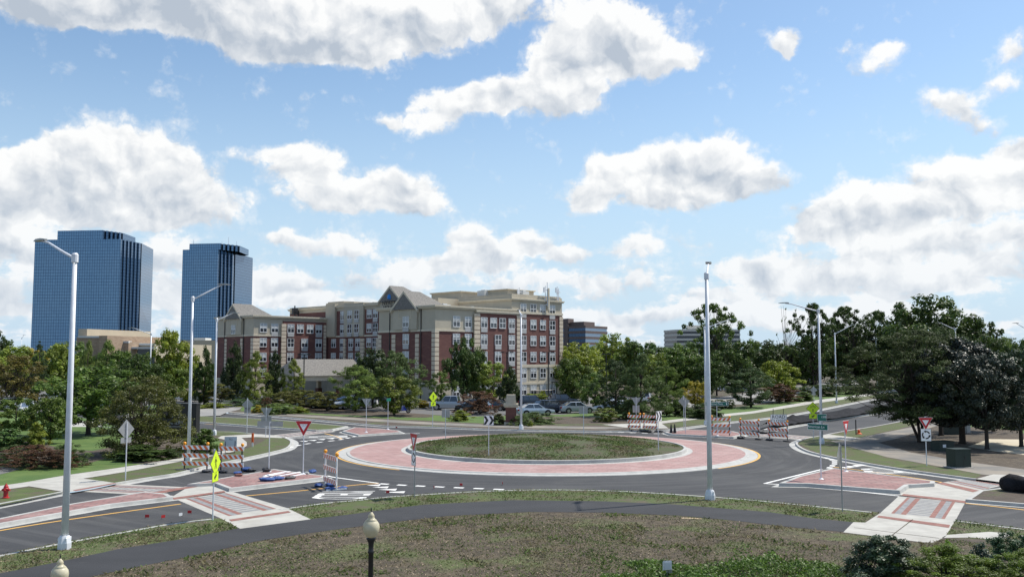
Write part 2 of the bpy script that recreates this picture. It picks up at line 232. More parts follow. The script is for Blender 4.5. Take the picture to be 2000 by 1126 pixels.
# ------------------------------------------------------------------ mesh builder
class MB:
    def __init__(s): s.v = []; s.f = []; s.m = []; s.uv = {}; s.sm = False
    def face(s, pts, mi=0, uv=None):
        i = len(s.v); s.v += [tuple(p) for p in pts]; s.f.append(tuple(range(i, i + len(pts)))); s.m.append(mi)
        if uv: s.uv[len(s.f) - 1] = uv
    def obox(s, c, ax, ay, hz, mi=0):       # centre, half vectors ax, ay (Vectors), half height
        c = Vector(c); ax = Vector(ax); ay = Vector(ay); az_ = Vector((0, 0, hz)) if not isinstance(hz, Vector) else hz
        p = [c + sx * ax + sy * ay + sz * az_ for sz in (-1, 1) for sy in (-1, 1) for sx in (-1, 1)]
        i = len(s.v); s.v += [tuple(q) for q in p]
        for f in ((0, 2, 3, 1), (4, 5, 7, 6), (0, 1, 5, 4), (2, 6, 7, 3), (0, 4, 6, 2), (1, 3, 7, 5)): s.f.append(tuple(i + k for k in f)); s.m.append(mi)
    def box(s, x0, x1, y0, y1, z0, z1, mi=0, rz=0, o=(0, 0, 0)):
        c = Vector(((x0 + x1) / 2, (y0 + y1) / 2, 0)); R = Matrix.Rotation(rz, 3, 'Z'); c = R @ c + Vector(o); c.z = o[2] + (z0 + z1) / 2
        s.obox(c, R @ Vector(((x1 - x0) / 2, 0, 0)), R @ Vector((0, (y1 - y0) / 2, 0)), (z1 - z0) / 2, mi)
    def prism(s, poly, z0, z1, mi=0, mt=None, bottom=False):
        n = len(poly); a = sum(poly[i][0] * poly[(i + 1) % n][1] - poly[(i + 1) % n][0] * poly[i][1] for i in range(n))
        if a < 0: poly = poly[::-1]
        i0 = len(s.v); s.v += [(p[0], p[1], z0) for p in poly] + [(p[0], p[1], z1) for p in poly]
        for k in range(n): j = (k + 1) % n; s.f.append((i0 + k, i0 + j, i0 + n + j, i0 + n + k)); s.m.append(mi)
        for t in tessellate_polygon([[Vector((p[0], p[1], 0)) for p in poly]]):
            t = list(t); A_, B_, C_ = (poly[k] for k in t)
            if (B_[0] - A_[0]) * (C_[1] - A_[1]) - (B_[1] - A_[1]) * (C_[0] - A_[0]) < 0: t = t[::-1]
            s.f.append(tuple(i0 + n + k for k in t)); s.m.append(mi if mt is None else mt)
            if bottom: s.f.append(tuple(i0 + k for k in t[::-1])); s.m.append(mi)
    def sheet(s, poly, z, mi=0):
        i0 = len(s.v); s.v += [(p[0], p[1], z) for p in poly]
        for t in tessellate_polygon([[Vector((p[0], p[1], 0)) for p in poly]]):
            t = list(t); A_, B_, C_ = (poly[k] for k in t)
            if (B_[0] - A_[0]) * (C_[1] - A_[1]) - (B_[1] - A_[1]) * (C_[0] - A_[0]) < 0: t = t[::-1]
            s.f.append(tuple(i0 + k for k in t)); s.m.append(mi)
    def tube(s, pts, rad, n=8, mi=0, cap=True):
        pts = [Vector(p) for p in pts]; rad = rad if hasattr(rad, '__len__') else [rad] * len(pts); i0 = len(s.v); up = None
        for i, p in enumerate(pts):
            t = (pts[min(i + 1, len(pts) - 1)] - pts[max(i - 1, 0)]).normalized()
            a = t.cross(Vector((0, 0, 1)) if abs(t.z) < .9 else Vector((1, 0, 0))) if up is None else up - t * up.dot(t)
            a.normalize(); up = a; b = t.cross(a)
            for k in range(n): q = 2 * pi * k / n; s.v.append(tuple(p + (a * cos(q) + b * sin(q)) * rad[i]))
        for i in range(len(pts) - 1):
            for k in range(n):
                j = (k + 1) % n; s.f.append((i0 + i * n + k, i0 + i * n + j, i0 + i * n + n + j, i0 + i * n + n + k)); s.m.append(mi)
        if cap: s.f.append(tuple(i0 + k for k in range(n))[::-1]); s.m.append(mi); s.f.append(tuple(i0 + (len(pts) - 1) * n + k for k in range(n))); s.m.append(mi)
    def lathe(s, prof, n=16, mi=0, o=(0, 0, 0)):
        i0 = len(s.v); P = len(prof)
        for r, z in prof:
            for k in range(n): q = 2 * pi * k / n; s.v.append((o[0] + r * cos(q), o[1] + r * sin(q), o[2] + z))
        for i in range(P - 1):
            for k in range(n): j = (k + 1) % n; s.f.append((i0 + i * n + k, i0 + i * n + j, i0 + (i + 1) * n + j, i0 + (i + 1) * n + k)); s.m.append(mi)
        s.f.append(tuple(i0 + (P - 1) * n + k for k in range(n))); s.m.append(mi); s.f.append(tuple(i0 + k for k in range(n))[::-1]); s.m.append(mi)
    def ribbon(s, pts, o0, o1, z0, z1, mi=0, closed=False):
        n = len(pts); a = []; b = []
        for i in range(n):
            p = Vector(pts[i][:2]); q0 = Vector(pts[i - 1][:2]) if (i > 0 or closed) else p; q1 = Vector(pts[(i + 1) % n][:2]) if (i < n - 1 or closed) else p
            d0 = (p - q0).normalized() if (p - q0).length > 1e-6 else (q1 - p).normalized(); d1 = (q1 - p).normalized() if (q1 - p).length > 1e-6 else d0
            t = (d0 + d1).normalized(); nn = Vector((-t.y, t.x)); k = 1 / max(.5, nn.dot(Vector((-d0.y, d0.x))))
            a.append(p + nn * o0 * k); b.append(p + nn * o1 * k)
        for i in range(n if closed else n - 1):
            j = (i + 1) % n; s.face([(a[i].x, a[i].y, z0), (a[j].x, a[j].y, z0), (b[j].x, b[j].y, z1), (b[i].x, b[i].y, z1)], mi)
    def build(s, name, mats, parent=None, smooth=False):
        me = bpy.data.meshes.new(name); me.from_pydata(s.v, [], s.f)
        mats = mats if isinstance(mats, (list, tuple)) else [mats]
        for m_ in mats: me.materials.append(M[m_] if isinstance(m_, str) else m_)
        me.polygons.foreach_set('material_index', s.m)
        if s.uv:
            ul = me.uv_layers.new(name='UVMap')
            for fi, u in s.uv.items():
                for k, li in enumerate(me.polygons[fi].loop_indices): ul.data[li].uv = u[k]
        if smooth: me.polygons.foreach_set('use_smooth', [True] * len(s.f))
        me.update(); o = bpy.data.objects.new(name, me); C.objects.link(o)
        if parent: o.parent = parent
        return o
def thing(name, label, cat, loc=(0, 0, 0), rz=0, group=None):
    o = bpy.data.objects.new(name, None); C.objects.link(o); o.location = loc; o.rotation_euler = (0, 0, rz); o.empty_display_size = .2
    o['label'] = label; o['category'] = cat
    if group: o['group'] = group
    return o
def tag(o, label, cat, group=None, kind=None):
    o['label'] = label; o['category'] = cat
    if group: o['group'] = group
    if kind: o['kind'] = kind
    return o
def struct(o, label=None): o['kind'] = 'structure'; o['label'] = label or o.name.replace('_', ' '); o['category'] = 'ground'; return o
def kids(o): return [c for c in bpy.data.objects if c.parent == o]
def dup(root, loc, rz=0, label=None, group=None, scale=None):
    r = root.copy(); C.objects.link(r); r.location = loc; r.rotation_euler = (0, 0, rz)
    if scale: r.scale = scale
    if label: r['label'] = label
    if group: r['group'] = group
    for ch in KIDS.get(root.name) or kids(root):
        c = ch.copy(); C.objects.link(c); c.parent = r
        for g in KIDS.get(ch.name) or kids(ch):
            d = g.copy(); C.objects.link(d); d.parent = c
    return r
KIDS = {}
def textmesh(txt, size, ext=.004, align='CENTER'):
    cu = bpy.data.curves.new('t', 'FONT'); cu.body = txt; cu.size = size; cu.extrude = ext; cu.align_x = align; cu.align_y = 'CENTER'; cu.resolution_u = 2
    o = bpy.data.objects.new('t', cu); C.objects.link(o); bpy.context.view_layer.update()
    me = bpy.data.meshes.new_from_object(o.evaluated_get(bpy.context.evaluated_depsgraph_get())); bpy.data.objects.remove(o); return me
def put_text(name, txt, size, mt, parent, loc, rot, sx=1, ext=.004):
    me = textmesh(txt, size, ext); me.name = name; me.materials.clear(); me.materials.append(M[mt]); o = bpy.data.objects.new(name, me); C.objects.link(o)
    o.parent = parent; o.location = loc; o.rotation_euler = rot; o.scale = (sx, 1, 1); return o
def inpoly(x, y, poly):
    x = np.asarray(x); y = np.asarray(y); r = np.zeros(x.shape, bool); n = len(poly)
    for i in range(n):
        x0, y0 = poly[i][:2]; x1, y1 = poly[(i + 1) % n][:2]
        if y0 == y1: continue
        c = ((y0 > y) != (y1 > y)) & (x < (x1 - x0) * (y - y0) / (y1 - y0) + x0); r ^= c
    return r
def smoothpts(pts, n=4, closed=False):      # Catmull-Rom
    P = [Vector(p[:2]) for p in pts]; out = []; N = len(P)
    for i in range(N if closed else N - 1):
        p0 = P[i - 1] if (i > 0 or closed) else P[i]; p1 = P[i]; p2 = P[(i + 1) % N]; p3 = P[(i + 2) % N] if (i + 2 < N or closed) else p2
        for k in range(n):
            t = k / n; out.append(.5 * ((2 * p1) + (p2 - p0) * t + (2 * p0 - 5 * p1 + 4 * p2 - p3) * t * t + (3 * p1 - p0 - 3 * p2 + p3) * t ** 3))
    if not closed: out.append(P[-1])
    return out
def pg(L, z=.1): return [at(x, y, z) for x, y in L]
# ================================================================== GROUND
GZ = .10
near1 = [(-60,1096),(0,1084),(112,1062),(228,1041),(330,1023),(411,1013)]
near2 = [(545,994.5),(635,982),(700,976),(755,970),(809,966.5),(917,960),(1019,956.5),(1100,956),(1229,959.5),(1378,969),(1480,977),(1600,989),(1706,1000)]
near3 = [(1865,1016),(2000,1033),(2120,1048)]
east1 = [(2120,960),(1975,944)]
east2 = [(1906,935),(1766,916),(1662,899),(1598,886),(1570,877.5),(1555,868),(1557,861.5),(1575,855),(1609,849),(1650,841),(1700,833),(1760,822),(1830,808),(1900,793)]
ne_far = [(1900,746),(1800,764),(1694,781),(1575,804),(1487,817),(1420,824),(1380,829),(1340,834),(1300,838.5),(1240,840.5),(1180,841),(1100,840),(1000,838),(940,836.5),(850,833),(780,831.5),(740,830),(638,821),(553,813.5),(446,805)]
nw_rest = [(380,799),(250,790),(100,782)]
nw_near = [(100,826),(250,836),(383,842),(453,843),(506,847.6)]
west1 = [(545,851),(560,855),(571,862),(562,874),(530,883),(480,894),(411,908),(345,924),(300,931),(226,943.5)]
west2 = [(124,960),(0,984),(-60,996)]
outline = near1 + near2 + near3 + east1 + east2 + ne_far + nw_rest + nw_near + west1 + west2
segs = {k: smoothpts(pg(v), 4) for k, v in dict(near1=near1, near2=near2, near3=near3, east1=east1, east2=east2, ne_far=ne_far, nw_rest=nw_rest, nw_near=nw_near, west1=west1, west2=west2).items()}
OUT = []
for k in ('near1', 'near2', 'near3', 'east1', 'east2', 'ne_far', 'nw_rest', 'nw_near', 'west1', 'west2'): OUT += segs[k]
BIG = [(-2500, 5), (2500, 5), (2500, 4500), (-2500, 4500)]
BIG[0] = (-2500, -60); BIG[1] = (2500, -60)
vs_ = [Vector(p) for p in BIG] + [Vector((p.x, p.y)) for p in OUT]; n = len(OUT)
# interior grid points keep triangles well shaped
gx = [Vector((x, y)) for x in range(-60, 61, 12) for y in range(15, 140, 12)]
ed = [(0, 1), (1, 2), (2, 3), (3, 0)] + [(4 + i, 4 + (i + 1) % n) for i in range(n)]
rv, re_, rf, _, _, _ = delaunay_2d_cdt(vs_ + gx, ed, [], 0, 1e-5)
cx = np.array([sum(rv[i].x for i in f) / 3 for f in rf]); cy = np.array([sum(rv[i].y for i in f) / 3 for f in rf])
isroad = inpoly(cx, cy, [(p.x, p.y) for p in OUT])
for nm, sel, z, mt in (('ground', ~isroad, GZ, 'soil'), ('road', isroad, 0.0, 'asphalt')):
    b = MB(); b.v = [(v.x, v.y, z) for v in rv]; fl = []
    for f, k in zip(rf, sel):
        if k:
            f = list(f); A_, B_, C_ = (rv[i] for i in f)
            if (B_ - A_).cross(C_ - A_) < 0: f = f[::-1]
            fl.append(tuple(f))
    b.f = fl; b.m = [0] * len(fl); struct(b.build(nm, mt), 'bare soil and thin grass ground' if nm == 'ground' else 'fresh dark asphalt roundabout and road legs')
b = MB()
for k, s_ in segs.items():
    if k in ('nw_rest',): continue
    g = .5 if k not in ('near1', 'near2', 'near3') else .12
    b.ribbon(s_, 0, -.17, GZ + .022, GZ + .022); b.ribbon(s_, 0, 0, .006, GZ + .022); b.ribbon(s_, g, 0, .007, .007)
    b.ribbon(s_, -.17, -.17, GZ + .022, GZ - .02)
struct(b.build('kerb', 'kerb'), 'pale concrete kerb and gutter round the road edge')
def sheet(name, poly, mt, lvl, label=None, kind='structure', z=GZ, sm=0):
    P = pg(poly, z) if not isinstance(poly[0], Vector) else poly
    if sm: P = smoothpts(P, sm, True)
    b = MB(); b.sheet(P, z + .004 * lvl); o = b.build(name, mt); return struct(o, label)
# lawns and soils
sheet('lawn', [(-80,955),(-80,850),(-40,790),(100,800),(300,850),(440,862),(432,872),(436,880),(350,894),(228,913),(127,927),(51,941),(0,950)], 'lawn', 1, 'mown green lawn of the west corner')
sheet('lawn', [(470,795),(560,785),(700,797),(800,806),(885,813),(980,812),(1080,808),(1190,806),(1260,812),(1290,818),(1180,829),(1000,829),(860,822),(700,814),(560,806),(470,802)], 'lawn', 1, 'lawn strip between hotel lot and path')
sheet('lawn', [(1290,808),(1400,797),(1500,789),(1560,780),(1640,766),(1760,748),(1850,735),(1850,742),(1682,770),(1593,781),(1469,802.6),(1380,811.5),(1289,822),(1250,826)], 'lawn', 1, 'green lawn along the far pavement')
sheet('lawn', [(383,792),(300,786),(200,800),(300,812),(383,812)], 'lawn', 1, 'lawn beside hotel drive')
sheet('lawn', [(1840,829),(1990,826),(2080,830),(2080,858),(1935,856),(1880,850),(1840,845)], 'lawn', 1, 'lawn under the eastern trees')
sheet('mulch_bed', [(1600,868),(1654,871),(1716,864),(1755,855),(1836,829),(1990,840),(2080,900),(2080,935),(1871,899),(1779,885),(1716,866)], 'mulch', 2, 'brown leaf litter bed under the eastern trees')
sheet('mulch_bed', [(40,905),(170,905),(240,880),(260,905),(420,893),(430,875),(300,850),(180,880),(40,860),(-60,870),(-60,915)], 'mulch', 2, 'dark planting bed under the western shrubs', sm=3)
sheet('mulch_bed', [(560,802),(600,792),(690,800),(830,808),(830,815),(700,811)], 'mulch', 2, 'shaded bed under the hotel pines', sm=3)
sheet('mulch_bed', [(990,826),(1010,815),(1120,813),(1200,815),(1270,820),(1280,824),(1180,828)], 'mulch', 2, 'planting bed in front of the car park', sm=3)
V1 = [(-60,1094),(0,1082),(112,1060),(228,1039),(330,1021),(411,1011),(432,1012),(466,1031),(355,1052),(228,1072),(142,1091),(0,1119),(-60,1130)]
V2 = [(559,991.5),(635,980.5),(700,974.5),(809,965),(917,958.5),(1019,955),(1100,954.5),(1229,958),(1378,967.5),(1480,975.5),(1600,987.5),(1706,998.5),(1716,1001),(1688,1020),(1667,1019),(1584,1011),(1500,999),(1400,991),(1312,984),(1175,978),(1000,976),(940,979),(825,985),(732,997),(607,1013)]
V3 = [(1865,1015),(2000,1031.5),(2120,1046),(2120,1075),(1990,1060),(1845,1045)]
for v, l in ((V1, 'grass verge left of the near crossing'), (V2, 'curved grass verge between road and footpath'), (V3, 'grass verge right of the far right crossing')): sheet('grass_verge', v, 'verge', 1, l)
sheet('grass_verge', [(0,986),(0,957),(56,951),(124,960.5),(60,974)], 'verge', 1, 'grass strip beside hydrant')
sheet('grass_verge', [(162,935),(244,922),(355,901),(432,888),(470,879),(500,868),(530,852.5),(546,853),(558,857),(568,862),(560,873),(528,882),(480,892.5),(411,906.5),(345,922),(300,929),(228,942)], 'verge', 1, 'grass strip by the barricades')
sheet('grass_verge', [(383,840),(453,841.5),(500,846),(430,851),(383,848)], 'verge', 1, 'grass strip beside hotel road')
sheet('grass_verge', [(1560,866),(1562,862),(1580,856),(1640,845),(1700,835),(1830,811),(1835,818),(1709,847),(1654,859),(1654,871),(1740,894),(1860,916),(1917,926),(1906,933),(1766,914),(1662,897),(1598,884)], 'verge', 1, 'rough verge along the eastern kerb')
sheet('grass_verge', [(1295,828),(1380,816.5),(1469,807),(1593,787),(1700,772),(1850,748),(1900,742),(1900,745),(1694,779),(1575,802),(1487,815.5),(1380,827.5),(1310,835)], 'verge', 1, 'grass strip between far pavement and road')
sheet('soil_field', [(-80,1300),(-80,1146),(175,1127),(254,1109),(381,1084),(497,1058),(592,1043),(755,1021),(871,1008),(1033,1000),(1175,1001),(1325,1007),(1425,1016),(1558,1031),(1648,1040),(1802,1060),(1850,1052),(2150,1085),(2150,1300)], 'soil_near', 1, 'bare seeded soil field in the foreground')
# pavements and paths
sheet('footpath', [(-80,1134),(0,1119),(142,1091),(228,1072),(355,1052),(467,1030.5),(607,1013),(700,1002),(732,997),(825,985),(940,979),(1000,976),(1175,978),(1312,984),(1400,991),(1500,999),(1584,1011),(1667,1019),(1648,1038),(1558,1030),(1425,1015),(1325,1006),(1175,1000),(1033,999),(871,1007),(755,1020),(592,1042),(497,1057),(381,1084),(254,1109),(175,1126),(-80,1180)], 'path', 2, 'dark asphalt footpath curving through the foreground')
sheet('footpath', [(446,803.5),(560,808),(700,816),(860,825),(1000,830.5),(1180,833),(1240,834),(1180,837.5),(1000,835),(850,829.5),(700,820.5),(560,811.5),(455,806)], 'oldpath', 3, 'grey path behind the roundabout')
sheet('footpath', [(1654,859),(1709,848),(1802,829),(1836,819),(1880,808),(1880,818),(1836,829),(1755,855),(1716,864),(1779,883),(1871,899),(2060,924),(2060,943),(1917,926),(1850,913),(1732,892),(1654,871),(1620,860)], 'oldpath', 3, 'dusty grey path under the eastern trees')
sheet('pavement', [(-60,966),(-60,957),(51,941),(127,927.6),(228,913.6),(350,894.6),(437,880),(452,872),(448,860),(425,855),(432,851),(500,847),(545,850),(552,855),(500,853),(472,854.5),(482,863),(482,870),(470,878),(432,887),(355,900),(244,921),(162,934),(56,949)], 'concrete', 3, 'pale concrete pavement of the west corner')
sheet('pavement', [(1250,826),(1289,822),(1380,811.5),(1469,802.6),(1593,781),(1682,770),(1850,742),(1850,747.5),(1700,772),(1593,787),(1469,807),(1380,816),(1289,827),(1250,830)], 'concrete', 3, 'pale concrete pavement climbing to the right')
sheet('pavement', [(1176,828.5),(1290,825),(1306,836),(1240,836.5)], 'concrete', 4, 'concrete pad at far crossing')
sheet('hotel_driveway', [(386,812),(386,797),(440,792),(475,793),(468,799),(442,805.5),(430,811)], 'lot', 4, 'concrete driveway into the hotel')
sheet('pavement', [(130,833),(130,822),(200,822),(200,833)], 'concrete', 3, 'sunlit concrete strip behind the west lawn')
sheet('pavement', [(1839,1050),(1850,1044),(1933,1038),(1980,1042),(1953,1056),(1900,1049)], 'concrete', 3, 'short concrete path stub by the shrubs')
sheet('pavement', [(1600,851),(1618,848),(1680,855),(1655,860),(1612,856)], 'concrete', 4, 'small ramp pad')
sheet('parking_lot', [(-80,800),(-80,745),(150,745),(330,764),(560,772),(720,778),(1250,775),(1205,800),(1100,809),(1000,810),(960,812),(900,813),(800,806),(640,799),(560,792),(480,790),(386,797),(300,790),(150,810)], 'asphalt_old', 2, 'worn hotel car park')
sheet('parking_lot', [(1285,800),(1290,788),(1400,776),(1480,764),(1560,752),(1680,737),(1690,748),(1560,768),(1545,780),(1480,788),(1400,790)], 'lot', 2, 'pale car park beyond the far pavement')
sheet('parking_lot', [(1889,872),(1931,857),(2100,859),(2100,900),(1945,881)], 'beige', 4, 'sandy concrete lot at right edge')
sheet('parking_lot', [(-80,925),(-80,905),(0,911),(40,915),(20,921),(0,926)], 'asphalt_old', 3, 'corner of a car park at left edge')
# crossings: pads, strips and bars are flush pavings, each sheet above the other
def q(o, e1, e2, u, v): return o + e1 * u + e2 * v
def bilin(c, u, v): return (c[0] * (1 - u) + c[1] * u) * (1 - v) + (c[3] * (1 - u) + c[2] * u) * v
def crossing(name, corners, label, z0=.008, ladder=True, wide=.16):
    c = [at(x, y, 0) for x, y in corners]                            # u across the walkway, v along it
    def quad(b, u0, u1, v0, v1, z, mi=0): b.face([(*bilin(c, u, v)[:2], z) for u, v in ((u0, v0), (u1, v0), (u1, v1), (u0, v1))], mi)
    b = MB(); quad(b, 0, 1, 0, 1, z0)
    for a, d in ((.14, .185), (.27, .345), (.655, .73), (.815, .86)): quad(b, a, d, .02, .98, z0 + .004, 1)
    for a, d in ((.185, .27), (.73, .815)): quad(b, a, d, .02, .98, z0 + .004, 2)
    n = 11
    for i in range(n): v0 = .04 + .92 * i / n; quad(b, .345, .655, v0, v0 + .055, z0 + .004, 2)
    for f in range(len(b.f)):
        p = [Vector(b.v[k]) for k in b.f[f]]
        if (p[1] - p[0]).cross(p[2] - p[1]).z < 0: b.f[f] = b.f[f][::-1]
    o = b.build(name, ['concrete', 'redband', 'greypaver']); struct(o, label)
crossing('crosswalk', [(345,975),(455,960),(559,991),(430,1011)], 'brick patterned crossing of the near left lane')
crossing('crosswalk', [(160,959.5),(228,944.5),(372,951),(300,967)], 'brick patterned crossing of the second left lane')
crossing('crosswalk', [(1755,968.5),(1885,981),(1866,1016),(1720,1000.5)], 'brick patterned crossing of the near right lane')
crossing('crosswalk', [(1842,941),(1906,933),(1975,943),(1912,958)], 'brick patterned crossing of the second right lane')
crossing('crosswalk', [(530,849.5),(552,855),(655,842.5),(640,838)], 'narrow patterned crossing of the far left road')
crossing('crosswalk', [(1452,848.5),(1470,843.5),(1598,853),(1576,858.5)], 'narrow patterned crossing of the closed road')
sheet('pavement', [(469,1032),(607,1013.5),(559,991),(430,1011)], 'concrete', 3, 'concrete ramp pad of near left crossing')
sheet('pavement', [(1647,1039),(1667,1019),(1690,1020),(1722,1000),(1866,1016),(1846,1048),(1823,1059),(1802,1058.5)], 'concrete', 3, 'wide concrete pad of near right crossing')
sheet('pavement', [(56,949),(127,930),(162,934),(228,943),(142,959.5),(124,960)], 'concrete', 4, 'concrete ramp pad of second left crossing')
sheet('pavement', [(1906,935),(1940,926),(2060,930),(2060,952),(1975,944)], 'concrete', 4, 'concrete ramp pad of second right crossing')
def band(poly, label): sheet('paver_band', poly, 'redband', 5, label)
band([(447,1014.5),(563,997.5),(568,1000.5),(452,1018)], 'red paver band on near left ramp')
band([(1716,1006.5),(1856,1025),(1853,1030.5),(1713,1010)], 'red paver band on near right ramp')
band([(142,957),(224,942.5),(228,944),(148,959)], 'red paver band on second left ramp')
b = MB()      # joints of the near right pad
for a_, d_ in (((1783,1014), (1741,1046)), ((1668,1030), (1835,1051))):
    p0, p1 = at(*a_, GZ), at(*d_, GZ); b.ribbon([p0, p1], -.02, .02, GZ + .020, GZ + .020)
struct(b.build('paving_joint', 'soil'), 'dark joints in the near right pad')
# islands
def island(name, poly, label, h=.15, inner=None, kw=.22, fill='paver', sm=0, gut=.28):
    P = pg(poly, h)
    if sm: P = smoothpts(P, sm, True)
    a = sum(P[i].x * P[(i + 1) % len(P)].y - P[(i + 1) % len(P)].x * P[i].y for i in range(len(P)))
    if a < 0: P = P[::-1]
    b = MB(); b.ribbon(P, 0, kw, h, h, 0, True); b.ribbon(P, -.03, 0, .004, h, 0, True); b.ribbon(P, -.03 - gut, -.03, .009, .009, 0, True)
    b.prism([(p.x, p.y) for p in P], -.05, h - .006, 1)
    o = b.build(name, ['kerb', fill]); struct(o, label); return P
island('splitter_island', [(366,944.5),(420,942.5),(448,953),(632,931.5),(638,928),(600,924),(563,919),(535,915),(516,918.5),(460,928)], 'raised brick splitter island carrying the yield sign at left', h=.17)
island('median_island', [(-80,1027),(137,983),(282,959),(327,963),(337,969.5),(215,984),(0,1022),(-80,1037)], 'long tapered brick median at left edge')
island('splitter_island', [(1522,942.5),(1558,929),(1627,913),(1826,938.5),(1824,943),(1774,946),(1757,957),(1700,953),(1580,943.5)], 'raised brick splitter island at right', h=.19)
island('splitter_island', [(668,841),(692,833.5),(740,836),(779,840),(786,843),(700,848.5)], 'small brick splitter island beyond the roundabout at left')
island('splitter_island', [(1298,843),(1345,838),(1432,841.5),(1455,847),(1430,852.5),(1380,850),(1310,846.5)], 'brick splitter island by the road closed barricades')
island('median_island', [(250,806),(400,812),(535,818.5),(680,831.5),(650,837.5),(617,839),(505,831.5),(400,823.5),(250,814)], 'grassy median of the far left road', fill='verge')
island('median_island', [(1470,844),(1500,835),(1535,825.5),(1620,810.5),(1700,794.5),(1800,776),(1900,758),(1900,770),(1800,789),(1700,807.5),(1620,819),(1547,831),(1500,841)], 'earth median of the closed road', fill='soil', kw=.5)
island('median_island', [(1886,974),(1912,957),(1960,951),(2120,970),(2120,998),(2000,983)], 'earth median right of the crossing', fill='soil')
sheet('pavement', [(337,969),(368,950),(381,946),(420,945),(447,957),(437,960),(345,975)], 'concrete', 2, 'concrete refuge between brick island and long median', z=.006)
sheet('pavement', [(1757,966),(1775,949),(1826,943),(1842,941),(1912,957),(1886,980)], 'concrete', 2, 'concrete refuge beside the right splitter island', z=.006)
for pl, l in (([(335,971.5),(437,957.5),(441,960),(340,974.5)], 'red band of left refuge near side'), ([(300,960),(378,947.5),(386,949.5),(308,963.5)], 'red band of left refuge far side'), ([(1765,963.5),(1888,977.5),(1886,981.5),(1760,966.5)], 'red band of right refuge near side'), ([(1828,942.5),(1842,941),(1912,957),(1900,960)], 'red band of right refuge far side')):
    b = MB(); b.sheet(pg(pl, .02), .022); struct(b.build('paver_band', 'redband'), l)
# roundabout
RC = Vector((2.56, 70.0)); RO, RI = 15.4, 10.4
def circ(r, n=96, a0=0, a1=2 * pi, close=True): return [RC + Vector((cos(a0 + (a1 - a0) * k / (n if close else n - 1)), sin(a0 + (a1 - a0) * k / (n if close else n - 1)))) * r for k in range(n)]
def ring(b, r0, z0, r1, z1, mi): b.ribbon(circ((r0 + r1) / 2), (r1 - r0) / -2 * 1, (r1 - r0) / 2 * 1, z1, z0, mi, True)
b = MB()
prof = [(RO, .004, 0), (RO - .02, .03, 0), (RO - .62, .045, 0), (RO - .66, .09, 0), (RO - .86, .10, 0), (RI + .42, .16, 1), (RI, .165, 0), (RI - .03, .38, 0), (RI - .22, .39, 0), (RI - .24, .33, 0)]
for (ra, za, _), (rb, zb, mi) in zip(prof[:-1], prof[1:]):
    n = 128
    for k in range(n):
        q0, q1 = 2 * pi * k / n, 2 * pi * (k + 1) / n
        P_ = lambda r, q_, z: (RC.x + r * cos(q_), RC.y + r * sin(q_), z)
        b.face([P_(ra, q0, za), P_(ra, q1, za), P_(rb, q1, zb), P_(rb, q0, zb)], mi)
struct(b.build('truck_apron', ['kerb', 'apron']), 'pink brick truck apron with concrete rings round the central island')
b = MB(); nr, nn = 26, 96; rnd = random.Random(5); i0 = 0
from mathutils import noise as mn
for j in range(nr + 1):
    r = (RI - .24) * j / nr
    for k in range(nn):
        q_ = 2 * pi * k / nn; x, y = RC.x + r * cos(q_), RC.y + r * sin(q_)
        z = .34 + .62 * (1 - (j / nr) ** 2) + (.05 * mn.noise(Vector((x * .8, y * .8, 0))) + .03 * mn.noise(Vector((x * 3, y * 3, 1)))) * (j < nr)
        b.v.append((x, y, z))
for j in range(nr):
    for k in range(nn): l = (k + 1) % nn; b.f.append((j * nn + k, (j + 1) * nn + k, (j + 1) * nn + l, j * nn + l)); b.m.append(0)
struct(b.build('central_mound', 'mound', smooth=True), 'grassy earth mound inside the roundabout')
# road markings
def line(b, pts, w_, z=.010, sm=3):
    P = smoothpts(pg(pts, 0), sm) if len(pts) > 2 else pg(pts, 0); b.ribbon(P, -w_ / 2, w_ / 2, z, z)
    return P
def flip(b):
    for f in range(len(b.f)):
        p = [Vector(b.v[k]) for k in b.f[f]]
        if (p[1] - p[0]).cross(p[2] - p[1]).z < 0: b.f[f] = b.f[f][::-1]
b = MB()
for pts in ([(481,967.6),(565,960),(700,946),(740,943.6)], [(-60,1048),(0,1035.5),(134,1014),(353,983.5)], [(634,846),(655,851),(668,857)], [(400,827),(505,832.5),(600,839)], [(1627,911),(1720,923),(1826,939),(1838,942)], [(1885,982),(2000,995),(2100,1007)]): line(b, pts, .16)
for a0, a1 in ((radians(150), radians(232)), (radians(-48), radians(30))): b.ribbon(circ(RO + .10, 40, a0, a1, False), -.08, .08, .010, .010)
flip(b); struct(b.build('yellow_road_marking', 'yellow'), 'yellow painted edge lines')
b = MB()
for pts in ([(640,928.5),(656,932),(739,943)], [(1493,943.7),(1560,927),(1605,916)], [(1493,943.7),(1580,949),(1636,955),(1756,968)], [(700,850),(760,847),(820,845.5)], [(1455,852),(1575,858)]): line(b, pts, .18)
def dashes(b, pts, n, w_=.3, duty=.5):
    P = smoothpts(pg(pts, 0), 12); L = [0]
    for i in range(1, len(P)): L.append(L[-1] + (P[i] - P[i - 1]).length)
    def pos(s_):
        for i in range(1, len(P)):
            if L[i] >= s_: return P[i - 1].lerp(P[i], (s_ - L[i - 1]) / max(1e-6, L[i] - L[i - 1]))
        return P[-1]
    for k in range(n): a_ = L[-1] * k / n; b.ribbon([pos(a_), pos(a_ + L[-1] / n * duty)], -w_ / 2, w_ / 2, .010, .010)
dashes(b, [(742,944),(800,947.5),(900,952),(1000,956),(1045,957)], 8, .32)
dashes(b, [(565,873.5),(600,866),(661,858.5),(700,850)], 8, .3)
dashes(b, [(1604,889),(1626,898),(1630,905),(1616,916)], 7, .34)
dashes(b, [(1160,842.5),(1220,844),(1300,847)], 6, .3)
for k in range(4):      # give way teeth
    for (x0, y0), (x1, y1), sx in (((724,948), (775,962), -1), ((586,861), (642,856.5), 1)):
        pass
